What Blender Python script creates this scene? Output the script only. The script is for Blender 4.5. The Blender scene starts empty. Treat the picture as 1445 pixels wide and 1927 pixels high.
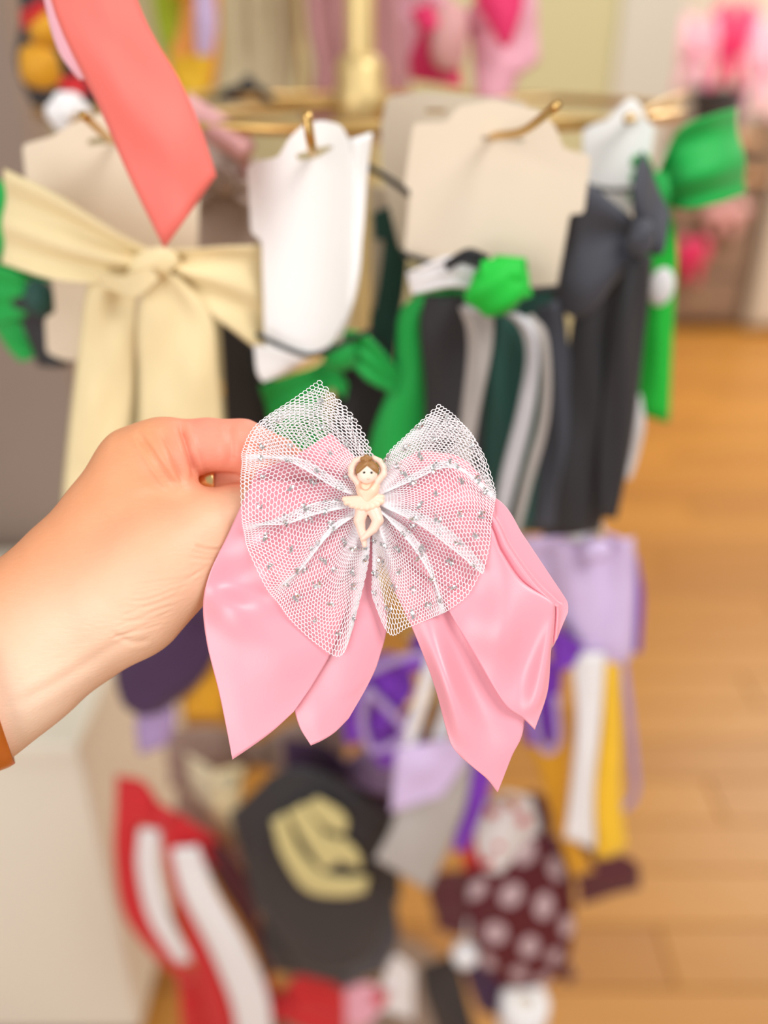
import bpy, bmesh, math, random
import numpy as np
from mathutils import Vector, Matrix
random.seed(7); rng = np.random.default_rng(7)
S = bpy.context.scene
COL = S.collection

# ------------------------------------------------------------------ camera
W, H, FPX = 1445.0, 1927.0, 1600.0
CX, CY = W/2, H/2
PITCH = math.radians(28.0)
CAM = np.array([0.0, 0.0, 1.40])
RT = np.array([1.0, 0, 0]); FW = np.array([0, math.cos(PITCH), -math.sin(PITCH)]); UP = np.array([0, math.sin(PITCH), math.cos(PITCH)])
Z0 = 0.31                       # distance of the held bow
PX = Z0/FPX                     # metres per photograph pixel at the bow
cd = bpy.data.cameras.new('camera'); cam = bpy.data.objects.new('camera', cd); COL.objects.link(cam)
cam.location = CAM; cam.rotation_euler = (math.pi/2-PITCH, 0, 0)
cd.sensor_fit = 'VERTICAL'; cd.lens = 24.0; cd.sensor_height = 24.0*H/FPX; cd.sensor_width = 24.0*W/FPX
cd.clip_start = 0.01; cd.clip_end = 100
cd.dof.use_dof = True; cd.dof.focus_distance = Z0+0.000; cd.dof.aperture_fstop = 24.0/10.8
S.camera = cam
# ------------------------------------------------------------------ light
w = bpy.data.worlds.new('world'); S.world = w; w.use_nodes = True
w.node_tree.nodes['Background'].inputs[0].default_value = (1.0, 0.985, 0.965, 1)
w.node_tree.nodes['Background'].inputs[1].default_value = 0.62
def area(name, loc, target, sx, sy, power, color):
    l = bpy.data.lights.new(name, 'AREA'); l.shape = 'RECTANGLE'; l.size = sx; l.size_y = sy; l.energy = power; l.color = color
    o = bpy.data.objects.new(name, l); COL.objects.link(o); o.location = loc
    o.rotation_euler = (Vector(target)-Vector(loc)).to_track_quat('-Z', 'Y').to_euler()
    return o
area('window_daylight', (-1.15, -1.35, 1.55), (0, 0.5, 1.15), 1.3, 1.5, 33, (1.0, 0.98, 0.96))
area('right_side_fill', (1.0, -0.3, 2.7), (0.25, 0.7, 0.9), 0.9, 0.9, 34, (1.0, 0.97, 0.93))  # unseen fill from above, placed to brighten the right-hand stock
area('far_room_fill', (2.6, 3.6, 2.7), (2.2, 3.9, 0.0), 1.4, 1.4, 110, (1.0, 0.95, 0.86))  # unseen fill, turned up to lift the far room
area('back_wall_fill', (0.5, 2.1, 2.9), (0.5, 2.3, 0), 0.9, 0.9, 17, (1.0, 0.96, 0.9))  # unseen fill, added to brighten the dull back wall and door frame
S.view_settings.view_transform = 'Standard'; S.view_settings.look = 'None'
S.view_settings.exposure = -0.28; S.view_settings.gamma = 1.0; S.view_settings.use_curve_mapping = False

# ------------------------------------------------------------------ helpers
def D(px, py, z):               # pixel of the photograph + distance along the view axis -> point
    return CAM + RT*((px-CX)/FPX*z) - UP*((py-CY)/FPX*z) + FW*z
def Fp(p):                      # foreground: (px, py, pixels towards the viewer from the bow's plane)
    return D(p[0], p[1], Z0-p[2]*PX)
YO = 0.0                        # how much further back the tier being built stands
def B(px, py, Y):               # pixel -> point on the upright plane y = Y
    Y += YO
    d = RT*((px-CX)/FPX) - UP*((py-CY)/FPX) + FW
    return CAM + d*(Y/d[1])
def lin(c):
    return tuple((x/255/12.92 if x/255 <= 0.04045 else ((x/255+0.055)/1.055)**2.4) for x in c)
def tag(o, label=None, cat=None, group=None, kind=None):
    for k, v in (('label', label), ('category', cat), ('group', group), ('kind', kind)):
        if v: o[k] = v
    return o
LOC = {}
def thing(name, label, cat, loc, group=None):
    o = bpy.data.objects.new(name, None); COL.objects.link(o); o.location = loc; o.empty_display_size = 0.01
    LOC[o.name] = np.array(loc, float)
    return tag(o, label, cat, group)
def mesh(name, V, Fc, mat, parent=None, smooth=True, uv=None, label=None):
    V = np.asarray(V, float)
    org = LOC[parent.name] if parent else V.mean(0)
    me = bpy.data.meshes.new(name)
    me.from_pydata([tuple(v) for v in (V-org)], [], Fc); me.update()
    if uv is not None:
        ul = me.uv_layers.new(name='UVMap'); idx = np.zeros(len(me.loops), int); me.loops.foreach_get('vertex_index', idx)
        ul.data.foreach_set('uv', np.asarray(uv, float)[idx].ravel())
    if smooth: me.polygons.foreach_set('use_smooth', [True]*len(me.polygons))
    o = bpy.data.objects.new(name, me); COL.objects.link(o)
    if mat: me.materials.append(mat)
    if parent: o.parent = parent; LOC[o.name] = org
    else: o.location = org; LOC[o.name] = org
    if label: o['label'] = label
    return o
def cr(P, u):                   # Catmull-Rom along axis 0; u float array in [0, n-1]
    n = len(P)
    if n == 2: 
        a = u.reshape((-1,)+(1,)*(P.ndim-1)); return P[0]*(1-a)+P[1]*a
    Q = np.concatenate([[2*P[0]-P[1]], P, [2*P[-1]-P[-2]]])
    i = np.clip(np.floor(u).astype(int), 0, n-2); t = (u-i).reshape((-1,)+(1,)*(P.ndim-1))
    a, b, c, d = Q[i], Q[i+1], Q[i+2], Q[i+3]
    return 0.5*(2*b+(c-a)*t+(2*a-5*b+4*c-d)*t*t+(3*b-a-3*c+d)*t**3)
def crp(N, u, v):               # point samples of a bicubic net, u along rows, v along columns
    R, C = N.shape[:2]
    def wts(x, n):
        i = np.clip(np.floor(x).astype(int), 0, n-2); t = x-i
        return i, [0.5*(-t+2*t*t-t**3), 0.5*(2-5*t*t+3*t**3), 0.5*(t+4*t*t-3*t**3), 0.5*(-t*t+t**3)]
    Q = np.concatenate([[2*N[0]-N[1]], N, [2*N[-1]-N[-2]]]); Q = np.concatenate([(2*Q[:, :1]-Q[:, 1:2]), Q, (2*Q[:, -1:]-Q[:, -2:-1])], 1)
    i, wu = wts(u, R); j, wv = wts(v, C)
    out = np.zeros((len(u), 3))
    for a in range(4):
        for b in range(4):
            out += (wu[a]*wv[b])[:, None]*Q[i+a, j+b]
    return out
def grid_faces(a, b):
    i, j = np.meshgrid(np.arange(a-1), np.arange(b-1), indexing='ij'); k = (i*b+j).ravel()
    return np.stack([k, k+1, k+b+1, k+b], 1).tolist()
def solid(o, th, offset=0.0):
    m = o.modifiers.new('thickness', 'SOLIDIFY'); m.thickness = th; m.offset = offset; return o
def surf(name, N, mat, parent, th=0.0006, nu=30, nv=24, pleat=None, label=None, wob=0.0):
    """cloth surface through a net of points N[row][column] (3-D)"""
    N = np.asarray(N, float); R, C = N.shape[:2]
    u = np.linspace(0, R-1, nu); v = np.linspace(0, C-1, nv)
    G = np.swapaxes(cr(np.swapaxes(cr(N, u), 0, 1), v), 0, 1)
    uu, vv = np.meshgrid(np.linspace(0, 1, nu), np.linspace(0, 1, nv), indexing='ij')
    if pleat:
        n, amp, ph = pleat
        G = G-(np.array([0, 1.0, 0]))*(amp*np.sin(2*math.pi*n*vv+ph)*(1-0.75*uu))[..., None]
    if wob:
        a, b, c = rng.uniform(0, 6, 3)
        G = G-(FW if parent is not None and parent.get('held') else np.array([0, 1.0, 0]))*(wob*(np.sin(5*uu+3*vv+a)+0.6*np.sin(9*uu-7*vv+b)))[..., None]
    o = mesh(name, G.reshape(-1, 3), grid_faces(nu, nv), mat, parent, uv=np.stack([uu, vv], -1).reshape(-1, 2), label=label)
    return solid(o, th)
def fnet(rows): return [[Fp(p) for p in r] for r in rows]
def bnet(rows, Y): return [[B(p[0], p[1], Y-(p[2] if len(p) > 2 else 0)*0.001) for p in r] for r in rows]
def strip(name, L, Rr, Y, mat, parent, bow=6.0, th=0.0006, pleat=None, label=None, nu=26, nv=14, wob=0.0012):
    """a ribbon between its two edges (pixel lists) on the upright plane y = Y, bowed forward by mm"""
    rows = []
    for k, (a, b) in enumerate(zip(L, Rr)):
        za = a[2] if len(a) > 2 else 0; zb = b[2] if len(b) > 2 else 0
        rows.append([(a[0], a[1], za), (a[0]*.66+b[0]*.34, a[1]*.66+b[1]*.34, (za+zb)/2+bow*(1 if k % 2 else .6)), (a[0]*.34+b[0]*.66, a[1]*.34+b[1]*.66, (za+zb)/2+bow*(.6 if k % 2 else 1)), (b[0], b[1], zb)])
    return surf(name, bnet(rows, Y), mat, parent, th, nu, nv, pleat, label, wob)
def loop(name, rows, Y, mat, parent, bulge=14, label=None, pleat=(2.5, .002, 0), th=0.0006):
    """a ribbon loop: out from the knot along the rows, round the outer end and back behind"""
    R = len(rows); fr, bk = [], []
    for i, r in enumerate(rows):
        b = bulge*math.sin(math.pi*min(.93, .12+i/(R-1)*.81))
        fr.append([(p[0], p[1], (p[2] if len(p) > 2 else 0)+b) for p in r]); bk.append([(p[0], p[1], (p[2] if len(p) > 2 else 0)-b) for p in r])
    return surf(name, bnet(fr+bk[::-1], Y), mat, parent, th, 44, 18, pleat, label)
def blob(name, c, rx, ry, rz, mat, parent, folds=0, amp=0.0, label=None, rot=0.0, n=20, m=14):
    """rounded knot; c is a point, radii in metres, optional pinched folds running round it"""
    V = []; Fc = []
    for i in range(m+1):
        th = math.pi*i/m
        for j in range(n):
            ph = 2*math.pi*j/n; k = 1+amp*math.sin(folds*th*1.0+2*ph)
            x, y, z = rx*math.sin(th)*math.cos(ph)*k, rz*math.sin(th)*math.sin(ph)*k, ry*math.cos(th)
            V.append(np.array(c)+np.array([x*math.cos(rot)-z*math.sin(rot), y, x*math.sin(rot)+z*math.cos(rot)]))
    for i in range(m):
        for j in range(n):
            Fc.append((i*n+j, i*n+(j+1) % n, (i+1)*n+(j+1) % n, (i+1)*n+j))
    return mesh(name, V, Fc, mat, parent, label=label)
def tube(name, pts, r, mat, parent=None, n=10, sub=6, label=None, closed=False):
    P = np.array(pts, float)
    if not closed and len(P) > 2: P = cr(P, np.linspace(0, len(P)-1, (len(P)-1)*sub+1))
    rr = np.full(len(P), r) if np.isscalar(r) else np.interp(np.linspace(0, 1, len(P)), np.linspace(0, 1, len(r)), r)
    T = np.gradient(P, axis=0) if not closed else np.roll(P, -1, 0)-np.roll(P, 1, 0)
    T /= np.linalg.norm(T, axis=1)[:, None]
    ref = np.array([0.13, 0.21, 0.97]) if abs(T[0] @ np.array([0, 0, 1])) < .85 else np.array([0.97, .1, .1])
    V = []; Fc = []
    for k in range(len(P)):
        a = np.cross(T[k], ref); a /= np.linalg.norm(a); b = np.cross(T[k], a)
        for j in range(n):
            t = 2*math.pi*j/n; V.append(P[k]+rr[k]*(a*math.cos(t)+b*math.sin(t)))
    m = len(P)
    for k in range(m if closed else m-1):
        for j in range(n):
            q = ((k+1) % m)*n; Fc.append((k*n+j, k*n+(j+1) % n, q+(j+1) % n, q+j))
    if not closed: Fc += [tuple(range(n))[::-1], tuple(range((m-1)*n, m*n))]
    return mesh(name, V, Fc, mat, parent, label=label)
def box(name, lo, hi, mat, parent=None, bev=0.0, label=None):
    x0, y0, z0 = lo; x1, y1, z1 = hi
    V = [(x0,y0,z0),(x1,y0,z0),(x1,y1,z0),(x0,y1,z0),(x0,y0,z1),(x1,y0,z1),(x1,y1,z1),(x0,y1,z1)]
    o = mesh(name, V, [(0,3,2,1),(4,5,6,7),(0,1,5,4),(1,2,6,5),(2,3,7,6),(3,0,4,7)], mat, parent, smooth=False, label=label)
    if bev: m = o.modifiers.new('bevel', 'BEVEL'); m.width = bev; m.segments = 2
    return o
def lathe(name, axis_pt, prof, mat, parent=None, n=28):
    V = []; Fc = []
    for r, z in prof:
        for j in range(n):
            t = 2*math.pi*j/n; V.append((axis_pt[0]+r*math.cos(t), axis_pt[1]+r*math.sin(t), z))
    for k in range(len(prof)-1):
        for j in range(n): Fc.append((k*n+j, k*n+(j+1) % n, (k+1)*n+(j+1) % n, (k+1)*n+j))
    Fc += [tuple(range(n))[::-1], tuple(range((len(prof)-1)*n, len(prof)*n))]
    return mesh(name, V, Fc, mat, parent)
def card(name, outline, Yf, mat, parent, slot=None, th=0.0012, label=None):
    """stiff card cut to an outline (pixels), with an optional slot, on the plane y = Yf(px)"""
    bm = bmesh.new(); edges = []
    org = LOC[parent.name]
    for ring in [outline]+([slot] if slot else []):
        n = len(ring); pts = []
        for i in range(n):       # small rounded corners
            p, q, r = np.array(ring[i-1], float), np.array(ring[i], float), np.array(ring[(i+1) % n], float)
            k1 = min(.3, 9/max(np.linalg.norm(p-q), 1)); k2 = min(.3, 9/max(np.linalg.norm(r-q), 1))
            for t in (0, .5, 1):
                a, b = q+(p-q)*k1, q+(r-q)*k2
                pts.append((1-t)**2*a+2*t*(1-t)*q+t*t*b)
        vs = [bm.verts.new((p[0], p[1], 0)) for p in pts]
        edges += [bm.edges.new((vs[i], vs[(i+1) % len(vs)])) for i in range(len(vs))]
    bmesh.ops.triangle_fill(bm, use_beauty=True, edges=edges)
    xs = [p[0] for p in outline]
    for x in np.linspace(min(xs), max(xs), 12)[1:-1]:     # cuts that let the card curve
        bmesh.ops.bisect_plane(bm, geom=bm.verts[:]+bm.edges[:]+bm.faces[:], plane_co=(x, 0, 0), plane_no=(1, 0, 0))
    for v in bm.verts: v.co = Vector(tuple(B(v.co.x, v.co.y, Yf(v.co.x))-org))
    bmesh.ops.recalc_face_normals(bm, faces=bm.faces)
    me = bpy.data.meshes.new(name); bm.to_mesh(me); bm.free(); me.materials.append(mat)
    o = bpy.data.objects.new(name, me); COL.objects.link(o); o.parent = parent; LOC[o.name] = org
    if label: o['label'] = label
    solid(o, th)
    return o

# ------------------------------------------------------------------ materials
def mat(name, rgb, rough=0.6, metal=0.0, noise=0.0, nscale=40, bump=0.0, bscale=300, sheen=0.0, spec=0.5, **kw):
    m = bpy.data.materials.new(name); m.use_nodes = True; nt = m.node_tree; b = nt.nodes['Principled BSDF']
    c = lin(rgb)
    b.inputs['Base Color'].default_value = (*c, 1); b.inputs['Roughness'].default_value = rough; b.inputs['Metallic'].default_value = metal
    b.inputs['Specular IOR Level'].default_value = spec
    if sheen: b.inputs['Sheen Weight'].default_value = sheen
    for k, v in kw.items(): b.inputs[k.replace('_', ' ')].default_value = v
    tc = nt.nodes.new('ShaderNodeTexCoord')
    if noise:
        n = nt.nodes.new('ShaderNodeTexNoise'); n.inputs['Scale'].default_value = nscale; n.inputs['Detail'].default_value = 4
        r = nt.nodes.new('ShaderNodeMix'); r.data_type = 'RGBA'
        r.inputs[6].default_value = (*[x*(1-noise) for x in c], 1); r.inputs[7].default_value = (*[min(1, x*(1+noise)) for x in c], 1)
        nt.links.new(tc.outputs['Object'], n.inputs['Vector']); nt.links.new(n.outputs['Fac'], r.inputs[0]); nt.links.new(r.outputs[2], b.inputs['Base Color'])
    if bump:
        n = nt.nodes.new('ShaderNodeTexNoise'); n.inputs['Scale'].default_value = bscale; n.inputs['Detail'].default_value = 3
        bp = nt.nodes.new('ShaderNodeBump'); bp.inputs['Strength'].default_value = bump; bp.inputs['Distance'].default_value = 0.001
        nt.links.new(tc.outputs['Object'], n.inputs['Vector']); nt.links.new(n.outputs['Fac'], bp.inputs['Height']); nt.links.new(bp.outputs[0], b.inputs['Normal'])
    return m
def cloth(name, rgb, rough=0.65, **kw): return mat(name, rgb, rough, noise=kw.pop('noise', .08), bump=kw.pop('bump', .15), bscale=900, sheen=kw.pop('sheen', .15), **kw)
SATIN = mat('pink_satin', (237, 155, 170), 0.40, noise=.03, nscale=60, bump=.05, bscale=1500, sheen=.35, spec=.75)
TULLE = mat('white_tulle', (250, 244, 248), 0.55, spec=.4)
GLIT = mat('silver_glitter', (225, 225, 225), 0.22, metal=1.0)
GOLD = mat('brass', (214, 176, 110), 0.3, metal=.85, noise=.06)
GOLDPALE = mat('pale_brass', (226, 200, 140), 0.4, metal=.5, noise=.05)
RINGG = mat('gold_ring', (240, 205, 140), 0.22, metal=1.0)
COPPER = mat('copper_band', (244, 178, 120), 0.3, metal=1.0, noise=.1)
PEACH = mat('peach_resin', (255, 212, 194), 0.4, noise=.03, Subsurface_Weight=.15, Subsurface_Radius=(.002, .001, .0006))
FACE = mat('pale_face_resin', (244, 222, 204), 0.4, noise=.02)
HAIR = mat('brown_resin', (158, 112, 62), 0.4, noise=.15, nscale=400)
BLACKDOT = mat('black_paint', (22, 20, 24), 0.3, noise=.05)
CREASE = mat('coral_line', (244, 160, 130), 0.5, noise=.05)
CORAL = cloth('coral_grosgrain', (255, 122, 112)); CORALBK = cloth('pink_ribbon_back', (248, 190, 205))
CREAM = cloth('cream_ribbon', (236, 218, 170)); BEIGE = mat('beige_card', (226, 211, 190), .8, noise=.04, nscale=25)
BEIGE2 = mat('grey_beige_card', (205, 192, 172), .8, noise=.04, nscale=25)
WHITEC = mat('white_card', (246, 246, 246), .55, noise=.02); TAUPE = cloth('taupe_fabric', (172, 150, 138))
BLACK = cloth('black_ribbon', (38, 37, 42)); NAVY = cloth('charcoal_ribbon', (62, 64, 74)); ELAST = mat('black_elastic', (30, 30, 32), .7, noise=.1)
GREEN = cloth('green_ribbon', (0, 168, 68)); GREEN2 = cloth('bright_green_ribbon', (0, 190, 50)); DKGREEN = cloth('dark_green_ribbon', (20, 74, 66))
WHITE = cloth('white_ribbon', (238, 236, 238), noise=.03); GREY = cloth('grey_ribbon', (178, 172, 168)); SILVER = cloth('silver_ribbon', (200, 200, 206))
LILAC = cloth('lilac_ribbon', (214, 192, 234)); LILAC2 = cloth('dusty_lilac_ribbon', (168, 142, 190)); PURPLE = cloth('purple_ribbon', (116, 40, 178)); DKPURP = cloth('dark_purple_ribbon', (62, 34, 74))
YELLOW = cloth('yellow_ribbon', (246, 196, 40)); GOLDEN = cloth('golden_ribbon', (214, 152, 20)); RED = cloth('red_ribbon', (206, 22, 36)); MAROON = cloth('maroon_ribbon', (84, 26, 38))
ROSE = cloth('dusty_rose_fabric', (184, 134, 136)); PALEPINK = cloth('pale_pink_ribbon', (240, 176, 196)); MAGENTA = cloth('magenta_ribbon', (226, 40, 104)); PINKROSE = cloth('rose_pink_ribbon', (216, 160, 160))
STONE = cloth('stone_fabric', (208, 196, 164)); ORANGE = cloth('orange_ribbon', (252, 168, 80)); LIME = cloth('lime_ribbon', (168, 190, 20)); CREAMPRINT = cloth('cream_print', (206, 192, 132))
WALLY = mat('cream_paint', (228, 220, 172), .85, noise=.02, nscale=3); TRIMW = mat('white_gloss_paint', (236, 230, 214), .5, noise=.02)
WALLT = mat('taupe_paint', (150, 132, 120), .85, noise=.05, nscale=3); PANELW = mat('warm_white_panel', (238, 233, 218), .6, noise=.02, nscale=4)
FARW = mat('far_greige_paint', (208, 196, 180), .85, noise=.03, nscale=2); DRESS = mat('brown_dresser_wood', (140, 114, 96), .6, noise=.12, nscale=8)
PALEWOOD = mat('pale_wood', (196, 150, 110), .6, noise=.12, nscale=20)
def polka():
    m = mat('maroon_polka_dot', (90, 28, 42), .65); nt = m.node_tree; b = nt.nodes['Principled BSDF']
    uv = nt.nodes.new('ShaderNodeUVMap'); mp = nt.nodes.new('ShaderNodeMapping'); mp.inputs['Scale'].default_value = (4.1, 3.1, 1); mp.inputs['Rotation'].default_value = (0, 0, .5)
    fr = nt.nodes.new('ShaderNodeVectorMath'); fr.operation = 'FRACTION'; ds = nt.nodes.new('ShaderNodeVectorMath'); ds.operation = 'DISTANCE'; ds.inputs[1].default_value = (.5, .5, 0)
    lt = nt.nodes.new('ShaderNodeMath'); lt.operation = 'LESS_THAN'; lt.inputs[1].default_value = .29
    mx = nt.nodes.new('ShaderNodeMix'); mx.data_type = 'RGBA'; mx.inputs[6].default_value = (*lin((92, 24, 40)), 1); mx.inputs[7].default_value = (*lin((200, 176, 184)), 1)
    L = nt.links.new; L(uv.outputs[0], mp.inputs[0]); L(mp.outputs[0], fr.inputs[0]); L(fr.outputs[0], ds.inputs[0]); L(ds.outputs['Value'], lt.inputs[0]); L(lt.outputs[0], mx.inputs[0]); L(mx.outputs[2], b.inputs['Base Color'])
    return m
POLKA = polka()
def plankmat():
    m = mat('oak_floor', (206, 150, 82), .42); nt = m.node_tree; b = nt.nodes['Principled BSDF']; L = nt.links.new
    oi = nt.nodes.new('ShaderNodeObjectInfo'); tc = nt.nodes.new('ShaderNodeTexCoord'); mp = nt.nodes.new('ShaderNodeMapping'); mp.inputs['Scale'].default_value = (2, 30, 30)
    n = nt.nodes.new('ShaderNodeTexNoise'); n.inputs['Scale'].default_value = 3; n.inputs['Detail'].default_value = 5
    ad = nt.nodes.new('ShaderNodeVectorMath'); L(tc.outputs['Object'], ad.inputs[0]); L(oi.outputs['Location'], ad.inputs[1])
    L(ad.outputs[0], mp.inputs[0]); L(mp.outputs[0], n.inputs['Vector'])
    mm = nt.nodes.new('ShaderNodeMath'); mm.operation = 'MULTIPLY_ADD'; mm.inputs[1].default_value = .5; L(oi.outputs['Random'], mm.inputs[0]); 
    m2 = nt.nodes.new('ShaderNodeMath'); m2.operation = 'MULTIPLY'; m2.inputs[1].default_value = .55; L(n.outputs['Fac'], m2.inputs[0]); L(m2.outputs[0], mm.inputs[2])
    r = nt.nodes.new('ShaderNodeValToRGB'); r.color_ramp.elements[0].color = (*lin((158, 100, 34)), 1); r.color_ramp.elements[1].color = (*lin((200, 140, 56)), 1)
    L(mm.outputs[0], r.inputs[0]); L(r.outputs[0], b.inputs['Base Color'])
    return m
OAK = plankmat()
def skinmat():
    m = mat('skin', (230, 170, 135), .48, spec=.4); nt = m.node_tree; b = nt.nodes['Principled BSDF']; L = nt.links.new
    a = nt.nodes.new('ShaderNodeVertexColor'); a.layer_name = 'skin_tone'
    tc = nt.nodes.new('ShaderNodeTexCoord')
    n = nt.nodes.new('ShaderNodeTexNoise'); n.inputs['Scale'].default_value = 90; n.inputs['Detail'].default_value = 5
    r = nt.nodes.new('ShaderNodeMapRange'); r.inputs[3].default_value = .94; r.inputs[4].default_value = 1.06; L(tc.outputs['Object'], n.inputs['Vector']); L(n.outputs['Fac'], r.inputs[0])
    mx = nt.nodes.new('ShaderNodeVectorMath'); mx.operation = 'SCALE'; L(a.outputs[0], mx.inputs[0]); L(r.outputs[0], mx.inputs['Scale']); L(mx.outputs[0], b.inputs['Base Color'])
    # fine skin lines running across the hand
    mp = nt.nodes.new('ShaderNodeMapping'); mp.inputs['Rotation'].default_value = (0, .6, 0); mp.inputs['Scale'].default_value = (260, 700, 900); L(tc.outputs['Object'], mp.inputs[0])
    n2 = nt.nodes.new('ShaderNodeTexNoise'); n2.inputs['Scale'].default_value = 1; n2.inputs['Detail'].default_value = 3; L(mp.outputs[0], n2.inputs['Vector'])
    bp = nt.nodes.new('ShaderNodeBump'); bp.inputs['Strength'].default_value = .22; bp.inputs['Distance'].default_value = .0006; L(n2.outputs['Fac'], bp.inputs['Height']); L(bp.outputs[0], b.inputs['Normal'])
    b.inputs['Subsurface Weight'].default_value = .18; b.inputs['Subsurface Radius'].default_value = (.006, .0025, .0015); b.inputs['Subsurface Scale'].default_value = 1.0
    return m
SKIN = skinmat()

# ------------------------------------------------------------------ implicit bodies (one continuous surface)
class Body:
    def __init__(s, lo, hi, h):
        s.lo = np.array(lo, float); s.h = h; s.n = np.ceil((np.array(hi)-s.lo)/h).astype(int)+1
        s.F = np.full(s.n, 0.05, np.float32)
        s.ax = [(s.lo[i]+h*np.arange(s.n[i])).astype(np.float32) for i in range(3)]
    def _box(s, lo, hi):
        a = np.clip(np.floor((lo-s.lo)/s.h).astype(int), 0, s.n-1); b = np.clip(np.ceil((hi-s.lo)/s.h).astype(int)+1, 1, s.n)
        sl = tuple(slice(a[i], b[i]) for i in range(3))
        return sl, s.ax[0][sl[0]][:, None, None], s.ax[1][sl[1]][None, :, None], s.ax[2][sl[2]][None, None, :]
    def _mix(s, sl, d, k):
        F = s.F[sl]; hh = np.clip(.5+.5*(F-d)/k, 0, 1); s.F[sl] = F*(1-hh)+d*hh-k*hh*(1-hh)
    def cone(s, a, b, ra, rb, k=.004, flat=None):
        a, b = np.array(a, float), np.array(b, float); m = max(ra, rb)+k*1.5+3*s.h
        sl, x, y, z = s._box(np.minimum(a, b)-m, np.maximum(a, b)+m); ab = b-a; L2 = ab @ ab
        t = np.clip(((x-a[0])*ab[0]+(y-a[1])*ab[1]+(z-a[2])*ab[2])/L2, 0, 1)
        dx, dy, dz = x-(a[0]+t*ab[0]), y-(a[1]+t*ab[1]), z-(a[2]+t*ab[2])
        if flat: dz = dz/flat
        d = np.sqrt(dx*dx+dy*dy+dz*dz)-(ra+t*(rb-ra))
        s._mix(sl, d.astype(np.float32), k)
    def ell(s, c, r, k=.004, rot=0.0):
        c, r = np.array(c, float), np.array(r, float); m = max(r)+k*1.5+3*s.h
        sl, x, y, z = s._box(c-m, c+m); x, y, z = x-c[0], y-c[1], z-c[2]
        if rot: x, y = x*math.cos(rot)+y*math.sin(rot), -x*math.sin(rot)+y*math.cos(rot)
        q = np.sqrt((x/r[0])**2+(y/r[1])**2+(z/r[2])**2); d = (q-1)*min(r)*1.0
        s._mix(sl, d.astype(np.float32), k)
    def net(s):
        F = s.F; n0, n1, n2 = F.shape; ins = F < 0
        cells = None; acc = np.zeros((n0-1, n1-1, n2-1, 3), np.float32); cnt = np.zeros((n0-1, n1-1, n2-1), np.float32)
        c = lambda o: (slice(o[0], n0-1+o[0]), slice(o[1], n1-1+o[1]), slice(o[2], n2-1+o[2]))
        for ax in range(3):
            for p in (0, 1):
                for q in (0, 1):
                    o = [0, 0, 0]; oth = [i for i in range(3) if i != ax]; o[oth[0]] = p; o[oth[1]] = q
                    e = list(o); e[ax] = 1
                    f0, f1 = F[c(o)], F[c(e)]; cr_ = (f0 < 0) != (f1 < 0)
                    t = np.where(cr_, f0/np.where(cr_, f0-f1, 1), 0)
                    for i in range(3): acc[..., i] += np.where(cr_, (o[i] if i != ax else t), 0)
                    cnt += cr_
        act = cnt > 0; idx = np.full(act.shape, -1); idx[act] = np.arange(act.sum())
        ijk = np.argwhere(act); V = s.lo+s.h*(ijk+acc[act]/cnt[act][:, None]); faces = []
        for ax in range(3):
            o1, o2 = [(1, 2), (2, 0), (0, 1)][ax]
            a = [slice(1, -1)]*3; a[ax] = slice(0, -1); b = list(a); b[ax] = slice(1, None)
            A, Bq = ins[tuple(a)], ins[tuple(b)]
            e = np.argwhere(A != Bq); off = np.array([1, 1, 1]); off[ax] = 0; e = e+off
            flip = ~ins[tuple(e.T)]
            def g(d1, d2):
                q = e.copy(); q[:, o1] += d1; q[:, o2] += d2; return idx[tuple(q.T)]
            Q = np.stack([g(-1, -1), g(0, -1), g(0, 0), g(-1, 0)], 1); Q[flip] = Q[flip][:, ::-1]
            faces.append(Q)
        return V, np.concatenate(faces)
def local(p):                   # (px, py, Z px) -> metres in the axes (right, up, towards the viewer) of the hand
    z = Z0-p[2]*PX; return np.array([(p[0]-CX)/FPX*z, -(p[1]-CY)/FPX*z, p[2]*PX])
def rad(r, Zp): return r*PX*(Z0-Zp*PX)/Z0
def toworld(V): return CAM+V[:, :1]*RT+V[:, 1:2]*UP+(Z0-V[:, 2:3])*FW

# ================================================================== THE SETTING
floor = tag(box('floor', (-3.2, -1.2, -.06), (4.6, 6.2, -.006), OAK), kind='structure')
pb = bmesh.new(); bmesh.ops.create_cube(pb, size=1.0)
for v in pb.verts: v.co = Vector((v.co.x*1.196, v.co.y*.117, v.co.z*.006-.003))
bmesh.ops.bevel(pb, geom=[e for e in pb.edges if all(v.co.z > -.002 for v in e.verts)], offset=.0015, segments=1, affect='EDGES')
pm = bpy.data.meshes.new('plank'); pb.to_mesh(pm); pb.free(); pm.materials.append(OAK)
row = 0; y = -.3
while y < 5.9:
    x0 = -1.2+(row*0.47) % 1.2 if y < 2.9 else .6+(row*.47) % 1.2-1.2
    xmax = 2.2 if y < 2 else 3.2
    x = x0-.6
    while x < xmax+.6 and x < 4.4:
        o = bpy.data.objects.new('plank', pm); COL.objects.link(o); o.parent = floor
        o.location = np.array([x+.6, y+.06, 0])-LOC['floor']; x += 1.2
    y += .12; row += 1
WX = B(1172, 60, 3.0)[0]
tag(box('wall_back', (-3.2, 3.0, 0), (WX, 3.12, 3.0), WALLY), kind='structure')
door = tag(box('trim_1', (WX-.02, 2.96, 0), (WX+.17, 3.14, 2.75), TRIMW, bev=.008), kind='structure')
tag(box('baseboard_back', (-3.2, 2.97, 0), (WX-.02, 3.0, .16), TRIMW, bev=.006), kind='structure')
tag(box('wall_far', (WX-.4, 5.5, 0), (4.6, 5.6, 3.2), FARW), kind='structure')
tag(box('wall_right', (4.1, -1.2, 0), (4.2, 5.5, 3.2), FARW), kind='structure')
tag(box('wall_left', (-1.35, .2, 0), (-1.25, 3.0, 3.0), WALLT), kind='structure')
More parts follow.
